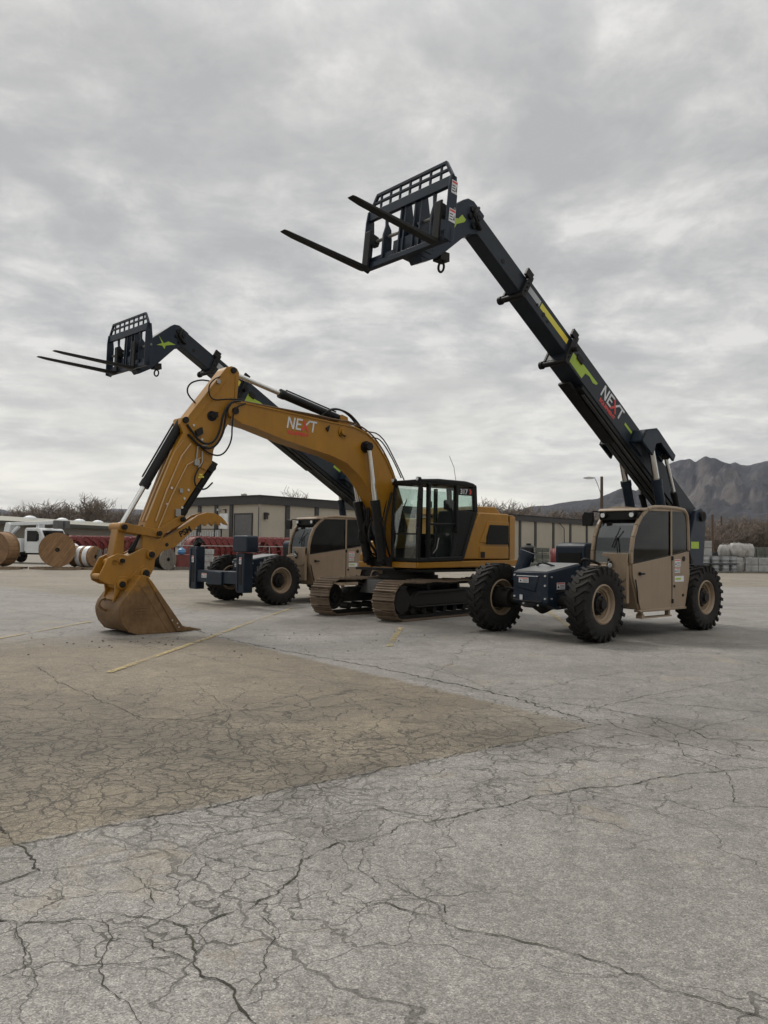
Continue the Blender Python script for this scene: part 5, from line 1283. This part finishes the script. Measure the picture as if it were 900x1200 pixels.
MB().prism([(.84,1.55),(.82,2.9),(-.8,2.9),(-.85,2.45),(-.6,1.8),(-.5,1.55)], Y0+.02, Y0+.028).build('right_window', GLE, cabo)
MB().box(-.93,-.925,Y0+.06,Y1-.06,2.46,2.92).build('rear_window', GLE, cabo)
MB().beam((.05,Y0+.03,1.5),(.02,Y0+.03,2.95),.05,.06).beam((-.45,Y0+.03,1.5),(-.45,Y0+.03,2.95),.05,.09).build('right_pillar', BLK, cabo)
MB().tube([(.52,Y1+.0,1.42),(.50,Y1+.05,1.5),(.44,Y1+.05,2.0),(.44,Y1,2.05)], .013, 6, smooth=1).build('grab_rail', BLK, cabo)
MB().tube([(.47,Y1,1.44),(.40,Y1+.04,1.55),(.34,Y1+.04,1.78)], .012, 6).build('door_handle', STEEL, cabo)
MB().box(-.86,-.33,Y1-.022,Y1-.012,2.77,2.95).build('number_plate', BLK, cabo)
text_mesh('cab_number', '317', .165, MS(-.40,Y1-.011,2.80), WDEC, cabo, .002, .004)
MB(MS(-.70,Y1-.011,2.80)).prism([(0,0),(.06,0),(.09,.06),(.05,.12),(0,.12),(.03,.06)], 0, .003, 'z').build('number_flash', RDEC, cabo)
se = MB().prism(rr(-.45,.1,1.60,1.76,.05), .60, 1.08).prism([(-.38,1.72),(-.26,1.75),(-.36,2.42),(-.50,2.42),(-.52,1.8)], .60, 1.08).prism(rr(-.52,-.40,2.45,2.68,.04), .72, .96).box(-.4,.05,.66,1.02,1.3,1.6).build('seat', SEAT, cabo, bevel=.03)
cs = MB().box(-.3,.35,.50,.60,1.3,1.88).box(-.3,.30,1.08,1.18,1.3,1.86).cyl((.28,.55,1.88),(.30,.55,2.05),.025,n=8).cyl((.24,1.12,1.86),(.26,1.12,2.04),.025,n=8).box(.72,.82,.5,.62,1.9,2.2).beam((.70,.8,1.3),(.55,.8,1.78),.05,.05).beam((.70,.95,1.3),(.58,.95,1.78),.05,.05).build('console', BLK, cabo, bevel=.01)
MB().tube([(.92,.62,1.9),(.93,.75,2.35),(.90,.86,2.62)], .012, 6).build('wiper', BLK, cabo)
MB().tube([(-.70,.85,3.10),(-.62,.85,3.45),(-.46,.85,3.70)], .006, 5).build('antenna', BLK, cabo)
# -------- boom
bt = [(5.06,4.06),(5.10,4.20),(5.03,4.31),(4.90,4.36),(4.78,4.37),(3.79,4.31),(3.04,4.26),(2.37,4.22),(1.9,4.19),(1.54,4.09),(1.29,3.92),(.98,3.57),(.72,3.16),(.50,2.60),(.22,1.80)]
bb = [(.20,1.55),(.38,1.40),(.62,1.52),(.92,1.97),(1.13,2.38),(1.52,2.87),(1.76,3.13),(2.12,3.37),(2.59,3.51),(3.14,3.60),(3.78,3.72),(4.53,3.90),(4.80,3.94)]
bo = MB().prism(bt+bb, -.20, .235)
for y in (-.235, .235):
    pass
boom = bo.build('boom', YEL, ex, bevel=.015)
rib = MB()
for a, b in zip(bt[3:-1], bt[4:]): rib.beam((a[0],.245,a[1]-.015),(b[0],.245,b[1]-.015),.02,.03)
for a, b in zip(bb[2:], bb[3:]): rib.beam((a[0],.245,a[1]+.015),(b[0],.245,b[1]+.015),.02,.03)
rib.build('boom_edge_plates', YEL, boom)
logo(boom, MS(3.70,.237,3.97) @ Matrix.Rotation(R(-2.5),4,'Z'), .235, WDEC, RDEC)
MB().cyl((1.60,.235,3.77),(1.60,.40,3.77),.095,n=20).cyl((1.60,.235,3.77),(1.60,.30,3.77),.13,n=20).cyl((1.60,-.40,3.77),(1.60,-.2,3.77),.095,n=20).build('boom_pin', BLK, boom)
MB().cyl((4.93,-.25,4.17),(4.93,.262,4.17),.07,n=16).cyl((2.30,.235,3.98),(2.30,.262,3.98),.05,n=12).cyl((2.22,.235,3.96),(2.22,.28,3.96),.03,n=10).build('pin_boss', DARKST, boom)
MB().lathe([(.02,.236),(.13,.236),(.13,.262),(.075,.262),(.075,.30),(.02,.30)],(2.24,0,4.04),(0,1,0),18).build('boom_fitting', YEL, boom)
MB().prism([(2.72,4.07),(2.62,4.14),(2.66,4.00)],.236,.27).build('hose_clip', DARKST, boom)
hb = MB()
for k, y in enumerate((-.12,-.04,.06,.15)):
    hb.tube([(.35,y,2.55),(.62,y,3.2),(.90,y,3.66),(1.22,y,4.0),(1.50,y,4.18),(1.9,y,4.27+.01*k),(2.37,y,4.30),(2.9,y,4.34),(3.79,y,4.36),(4.75,y,4.40)], .018, 6, smooth=1)
hb.build('steel_lines', mat('brown_hydraulic_line', (.10,.06,.025), .45), boom)
hh = MB()
hh.tube([(2.75,.05,4.32),(2.45,.10,4.55),(2.05,.14,4.52),(1.75,.16,4.30),(1.62,.12,4.18)], .022, 7, smooth=2)
hh.tube([(2.65,-.05,4.40),(2.3,.0,4.60),(1.95,.05,4.50),(1.65,.06,4.22)], .022, 7, smooth=2)
hh.tube([(1.35,.16,4.02),(1.1,.20,4.0),(.75,.24,3.55),(.55,.3,3.15)], .014, 6, smooth=2)
hh.tube([(1.5,.12,4.15),(1.05,.16,4.12),(.62,.2,3.5),(.42,.3,3.05)], .014, 6, smooth=2)
hh.tube([(.9,-.1,1.5),(1.15,-.1,2.0),(1.2,-.1,2.6),(.9,-.1,3.3)], .03, 7, smooth=2)
hh.tube([(.95,-.3,1.4),(1.3,-.3,1.9),(1.1,-.28,2.5),(.75,-.25,2.9)], .028, 7, smooth=2)
hh.tube([(.85,.3,1.3),(1.1,.33,1.8),(1.0,.3,2.3),(.8,.26,2.8)], .025, 7, smooth=2)
rs = random.Random(4)
for k in range(9):
    y = rs.uniform(-.32,.34); hh.tube([(rs.uniform(.6,.95),y,1.25),(rs.uniform(1.0,1.4),y+rs.uniform(-.1,.1),rs.uniform(1.5,1.9)),(rs.uniform(.95,1.3),y,rs.uniform(2.0,2.5)),(rs.uniform(.7,1.0),y*.7,rs.uniform(2.5,3.2))], rs.choice((.018,.022,.028)), 7, smooth=2)
hh.build('hose', HOSE, boom)
for s in (1, -1): ram(ex, (1.18,.38,1.28) if s > 0 else (1.05,-.27,1.28), (1.60,.35 if s > 0 else -.30,3.77), .10, .055, .52, 'boom_cylinder')
MB().prism([(.7,1.10),(1.1,1.14),(1.2,1.28),(1.1,1.34),(.7,1.34)], .30, .46).prism([(.7,1.10),(1.0,1.14),(1.08,1.28),(1.0,1.34),(.7,1.34)], -.34, -.2).box(.7,.9,-.2,.3,1.12,1.3).build('cylinder_foot', DARKST, ex)
MB().prism([(2.30,4.18),(2.18,4.44),(2.02,4.40),(1.95,4.18)], -.12, .12).build('cylinder_lug', YEL, boom)
ram(ex, (2.16,0,4.36), (4.95,0,4.97), .088, .05, .56, 'stick_cylinder')
# -------- stick
sk = [(5.16,4.93),(5.10,5.01),(4.98,5.05),(4.86,5.02),(4.81,4.94),(4.84,4.5),(4.88,4.2),(4.98,4.0),(5.18,3.66),(5.34,3.38),(5.37,3.12),(5.51,2.93),(6.05,2.12),(6.42,1.56),(6.50,1.36),(6.60,1.30),(6.70,1.36),(6.74,1.50),(6.69,1.9),(6.16,3.31),(5.98,3.62),(6.05,3.80),(6.02,3.92),(5.90,3.95)]
stk = MB().prism(sk, -.155, .165).build('stick', YEL, ex, bevel=.012)
sp = MB()
E_ = [(5.16,4.93),(5.90,3.95)]
sp.beam((5.20,.17,4.86),(5.86,.17,3.99),.02,.03).beam((5.10,.17,4.72),(5.72,.17,3.92),.014,.02).beam((4.90,.17,4.85),(4.90,.17,4.35),.014,.02)
sp.prism([(5.50,2.97),(5.62,3.02),(5.56,3.14),(5.42,3.16)], .165, .19)
sp.build('stick_edge_plates', YEL, stk)
for a_, b_, r_ in (((4.95,-.2,4.97),(4.95,.20,4.97),.06),((5.95,-.2,3.88),(5.95,.2,3.88),.06),((4.95,.165,4.20),(4.95,.20,4.20),.07)): MB().cyl(a_, b_, r_, n=14).build('stick_pin', DARKST, stk)
tb = MB()
for k, (o_, y) in enumerate(((.03,.15),(.055,.06),(.055,-.04))):
    tb.tube([(5.95+o_,y,3.5),(6.12+o_,y,3.28),(6.42+o_,y,2.55),(6.64+o_,y,1.98)], .018, 6)
tb.tube([(5.83,.18,3.45),(6.02,.185,3.2),(6.30,.185,2.55),(6.50,.185,1.98)], .016, 6).tube([(5.62,.18,3.20),(5.90,.185,3.05),(6.2,.185,2.45),(6.45,.185,1.85)], .012, 6)
tb.build('steel_lines', mat('tan_hydraulic_line', (.42,.27,.13), .45), stk)
sh_ = MB()
def H(pts, r=.022): sh_.tube(pts, r, 7, smooth=2)
H([(4.70,.22,4.36),(5.02,.26,4.36),(5.22,.28,4.1),(5.28,.28,3.72),(5.42,.26,3.48),(5.65,.24,3.46),(5.85,.20,3.70),(5.92,.18,3.8)])
H([(4.70,.15,4.40),(5.05,.22,4.32),(5.16,.26,4.0),(5.20,.27,3.68),(5.40,.26,3.38),(5.68,.23,3.40),(5.90,.19,3.62)])
H([(4.72,.26,4.34),(4.98,.28,4.22),(5.02,.28,3.9),(5.02,.28,3.55),(5.2,.25,3.26),(5.48,.22,3.28),(5.72,.19,3.48)], .016)
H([(4.7,.2,4.42),(5.1,.24,4.38),(5.45,.22,4.30),(5.52,.2,4.55),(5.40,.2,4.72),(5.25,.18,4.80)], .014)
H([(5.62,.0,4.22),(5.86,.0,4.42),(5.80,.0,4.62),(5.56,.0,4.72),(5.38,.0,4.72)], .016)
H([(5.66,.2,3.02),(5.78,.22,2.80),(5.72,.22,2.62),(5.52,.2,2.60),(5.35,.16,2.75)], .016)
sh_.build('hose', HOSE, stk)
ft = MB()
ft.tube([(5.50,.19,3.45),(5.70,.2,3.40),(5.72,.2,3.18),(5.72,.2,3.05)], .016, 6).tube([(5.60,.19,3.32),(5.60,.2,3.12),(5.68,.2,3.0)], .014, 6)
ft.box(5.66,5.76,.165,.21,3.05,3.16).box(5.985,6.05,.165,.21,2.52,2.60).prism(rr(6.02,6.12,2.08,2.22,.02), .165, .21).prism(rr(5.24,5.32,4.66,4.74,.02), .165, .2)
ft.build('fitting', STEEL, stk)
bl = MB()
for x, z in ((5.94,2.42),(5.98,2.25),(5.86,2.58),(6.10,1.95),(5.60,3.55),(5.78,3.80),(6.2,2.6),(6.28,2.3)): bl.cyl((x,.165,z),(x,.185,z),.022,n=10)
bl.build('bolt', BOLT, stk)
bm_ = MB()
bm_.lathe([(.02,.166),(.10,.166),(.10,.18),(.05,.18),(.05,.24),(.02,.24)],(5.40,0,4.02),(0,1,0),14).box(5.3,5.42,.166,.24,4.0,4.1)
bm_.build('valve', DARKST, stk)
MB().prism([(5.6,3.66),(5.72,3.58),(5.76,3.70),(5.62,3.78)],.166,.22).build('hose_clip', DARKST, stk)
MB(MS(5.66,.167,2.82)).box(0,.05,0,.03,0,.002).box(.06,.12,.01,.04,0,.002).box(.02,.09,.05,.08,0,.002).build('yellow_mark', YDEC, stk)
ram(ex, (5.95,0,3.86), (7.08,0,1.86), .085, .048, .62, 'bucket_cylinder')
ram(ex, (5.30,0,3.06), (6.00,0,2.02), .09, .05, .88, 'thumb_cylinder')
MB().prism([(5.22,3.12),(5.36,3.18),(5.44,3.0),(5.34,2.94)], -.13,.13).build('thumb_lug', DARKST, stk)
# linkage
def link(name, a, b, w, ys, m=YELD):
    l = MB(); a = Vector((a[0],0,a[1])); b = Vector((b[0],0,b[1])); d = (b-a).normalized(); n_ = Vector((-d.z,0,d.x))
    for y in ys:
        o_ = [];
        for k in range(9): t_ = PI/2 + PI*k/8; o_.append(a + d*(math.cos(t_)*w) + n_*(math.sin(t_)*w))
        for k in range(9): t_ = -PI/2 + PI*k/8; o_.append(b + d*(math.cos(t_)*w) + n_*(math.sin(t_)*w))
        l.prism([(p.x, p.z) for p in o_], y-.022, y+.022)
    q = min(ys)-.04, max(ys)+.04
    for c in (a, b): l.cyl((c.x,q[0],c.z),(c.x,q[1],c.z),w*.62,n=14)
    return l.build(name, m, ex, bevel=.006)
link('tipping_link', (7.12,1.86), (6.46,1.76), .075, (-.20,.20))
MB().prism([(7.05,1.86),(7.10,1.93),(7.18,1.88),(7.27,1.34),(7.24,1.20),(7.12,1.18),(7.06,1.40)], -.13, .15).cyl((7.12,-.24,1.86),(7.12,.25,1.86),.08,n=16).cyl((7.26,-.2,1.24),(7.26,.22,1.24),.07,n=16).build('push_link', YELD, ex, bevel=.02)
link('thumb_link', (6.44,1.78), (6.00,2.03), .075, (-.17,.19))
hb2 = MB(); 
for k in range(3): hb2.tube([(6.68,.0+.03*k,1.9),(6.78,.02*k,1.6),(6.95-.04*k,.02*k,1.4),(6.75,.02*k,1.38)], .022, 6, smooth=2)
hb2.build('coupler_hose', HOSE, ex)
qc = MB()
prof = [(6.50,1.34),(6.60,1.47),(6.74,1.50),(7.02,1.36),(7.20,1.40),(7.38,1.32),(7.52,1.02),(7.50,.93),(7.36,.86),(7.20,.84),(7.04,.72),(6.90,.78),(6.74,.96),(6.58,1.02),(6.52,1.14)]
for y in (-.20,.17): qc.prism(prof, y, y+.05)
qc.prism([(6.62,1.28),(6.85,1.42),(7.14,1.28),(7.36,1.05),(7.2,.95),(6.95,.9),(6.7,1.05)], -.15, .17)
qc.cyl((6.60,-.26,1.38),(6.60,.27,1.38),.085,n=18).cyl((7.14,-.24,1.27),(7.14,.25,1.27),.06,n=16).cyl((6.70,-.26,1.05),(6.70,.27,1.05),.095,n=18).cyl((7.13,-.26,.86),(7.13,.27,.86),.095,n=18).cyl((7.47,-.14,1.0),(7.47,.16,1.0),.05,n=12)
qo = qc.build('quick_coupler', YELD, ex, bevel=.012)
pn = MB()
for x,z,r in ((6.60,1.38,.055),(6.70,1.05,.06),(7.13,.86,.055),(7.14,1.27,.04),(7.12,1.86,.05),(6.46,1.76,.045),(6.00,2.03,.045)): pn.cyl((x,.22,z),(x,.295,z),r,n=12).cyl((x,.22,z),(x,.31,z),r*.5,n=6)
pn.build('pin_head', DARKST, qo)
# thumb
tp = [(6.62,1.30),(6.70,1.40),(6.66,1.48),(6.43,1.62),(6.30,1.70),(6.09,1.80),(5.64,2.12),(5.45,2.18),(5.28,2.17),(5.14,2.11),(5.05,2.03),(4.985,1.945),(5.08,1.965),(5.13,2.01),(5.20,1.93),(5.27,2.0),(5.33,1.92),(5.40,1.99),(5.47,1.92),(5.56,1.965),(5.68,1.88),(6.09,1.52),(6.33,1.44),(6.48,1.28),(6.56,1.25)]
tm = MB()
for a, b in ((-.16,-.10),(.10,.16)): tm.prism(tp, a, b)
tm.prism([(6.40,1.60),(6.10,1.76),(5.64,2.08),(5.2,2.10),(5.55,1.99),(6.1,1.60),(6.34,1.5)], -.1, .1)
to = tm.build('thumb', YELD, ex, bevel=.008)
MB().cyl((6.26,.161,1.56),(6.26,.165,1.56),.035,n=14).cyl((6.44,-.2,1.72),(6.44,.2,1.72),.05,n=14).build('thumb_hole', DARKST, to)
text_mesh('maker_mark', 'PSM', .15, MS(5.99,.161,1.70) @ Matrix.Rotation(R(28),4,'Z'), BLK, to, .002, .006)
# bucket: curved shell between two side plates, open towards the machine
bw = .50
side = [(6.90,1.03),(6.76,1.0),(6.61,.76),(6.44,.48),(6.27,.27),(6.10,.12),(5.98,.045),(6.0,.012),(6.32,.004),(6.72,.004),(6.95,.012),(7.10,.06),(7.22,.20),(7.28,.34),(7.29,.44),(7.25,.56),(7.08,.78)]
bk = MB()
for a, b in ((-bw,-bw+.03),(bw-.03,bw)): bk.prism(side, a, b)
shell = [(6.02,.016),(6.32,.008),(6.72,.008),(6.95,.016),(7.10,.065),(7.22,.20),(7.28,.34),(7.29,.44),(7.25,.56),(7.08,.78),(6.90,1.02),(6.80,1.02)]
inn = []
for i, p in enumerate(shell):
    a = Vector(shell[max(0,i-1)]); b = Vector(shell[min(len(shell)-1,i+1)]); d = (b-a).normalized(); n_ = Vector((-d.y, d.x)); inn.append((p[0]+n_.x*.03, p[1]+n_.y*.03))
bk.prism(shell + inn[::-1], -bw+.02, bw-.02)
bko = bk.build('bucket', BUCK, ex, bevel=.008, ang=25)
wr = MB()
for s in (-1,1):
    y0, y1 = sorted((s*bw, s*(bw+.02)))
    wr.prism([(6.80,.98),(6.72,.94),(6.05,.05),(6.02,.012),(6.20,.012)], y0, y1)     # slanting side cutter band
    wr.prism([(7.26,.30),(7.22,.20),(7.10,.055),(6.95,.006),(6.35,.003),(6.35,.03),(6.92,.05),(7.05,.10),(7.18,.24),(7.24,.36)], y0, y1-.006 if s > 0 else y1)
for k in range(3): wr.box(6.75,7.0,bw,bw+.006,.36+k*.045,.375+k*.045)
for y in (): wr.prism([(7.30,.42),(7.305,.30),(7.23,.16),(7.12,.02),(6.95,.0),(7.08,.05),(7.2,.2),(7.27,.34)], y-.035, y+.035)
for y0_ in (bw,): wr.prism([(6.93,.86),(6.90,.88),(6.33,.03),(6.37,.03)], y0_, y0_+.007)
wr.build('wear_plates', BUCK, bko, bevel=.004)
te = MB()
for k in range(5):
    y = -.43 + k*.215
    te.hexa([(6.10,y-.05,.006),(6.10,y+.05,.006),(5.90,y+.045,.006),(5.90,y-.045,.006),(6.10,y-.05,.085),(6.10,y+.05,.085),(5.90,y+.04,.075),(5.90,y-.04,.075)])
    te.hexa([(5.90,y-.035,.01),(5.90,y+.035,.01),(5.68,y+.02,.010),(5.68,y-.02,.010),(5.90,y-.035,.065),(5.90,y+.035,.065),(5.68,y+.018,.022),(5.68,y-.018,.022)])
te.build('teeth', BUCK, bko, bevel=.006)
ea = MB()
for y in (-.22,.20): ea.prism([(6.60,.98),(6.62,1.14),(6.72,1.20),(6.84,1.14),(6.98,.96),(7.05,1.0),(7.18,1.0),(7.26,.86),(7.24,.74),(7.28,.56),(7.1,.72),(6.9,.95)], y, y+.04)
ea.prism([(6.95,.95),(7.10,.76),(7.24,.58),(7.27,.6),(7.14,.80),(7.0,.98)], -.22, .24)
ea.build('bucket_ears', YELD, bko, bevel=.006)
MB().tube([(7.30,-.02,.62),(7.40,-.02,.58),(7.42,-.02,.48),(7.34,-.02,.42),(7.29,-.02,.40)], .022, 8, smooth=1).build('lifting_eye', BUCK, bko)
bl = MB()
for x, z in ((6.30,.22),(6.20,.16),(6.17,.09)): bl.cyl((x,bw+.02,z),(x,bw+.026,z),.014,n=10)
bl.build('bolt_hole', BOLT, bko)
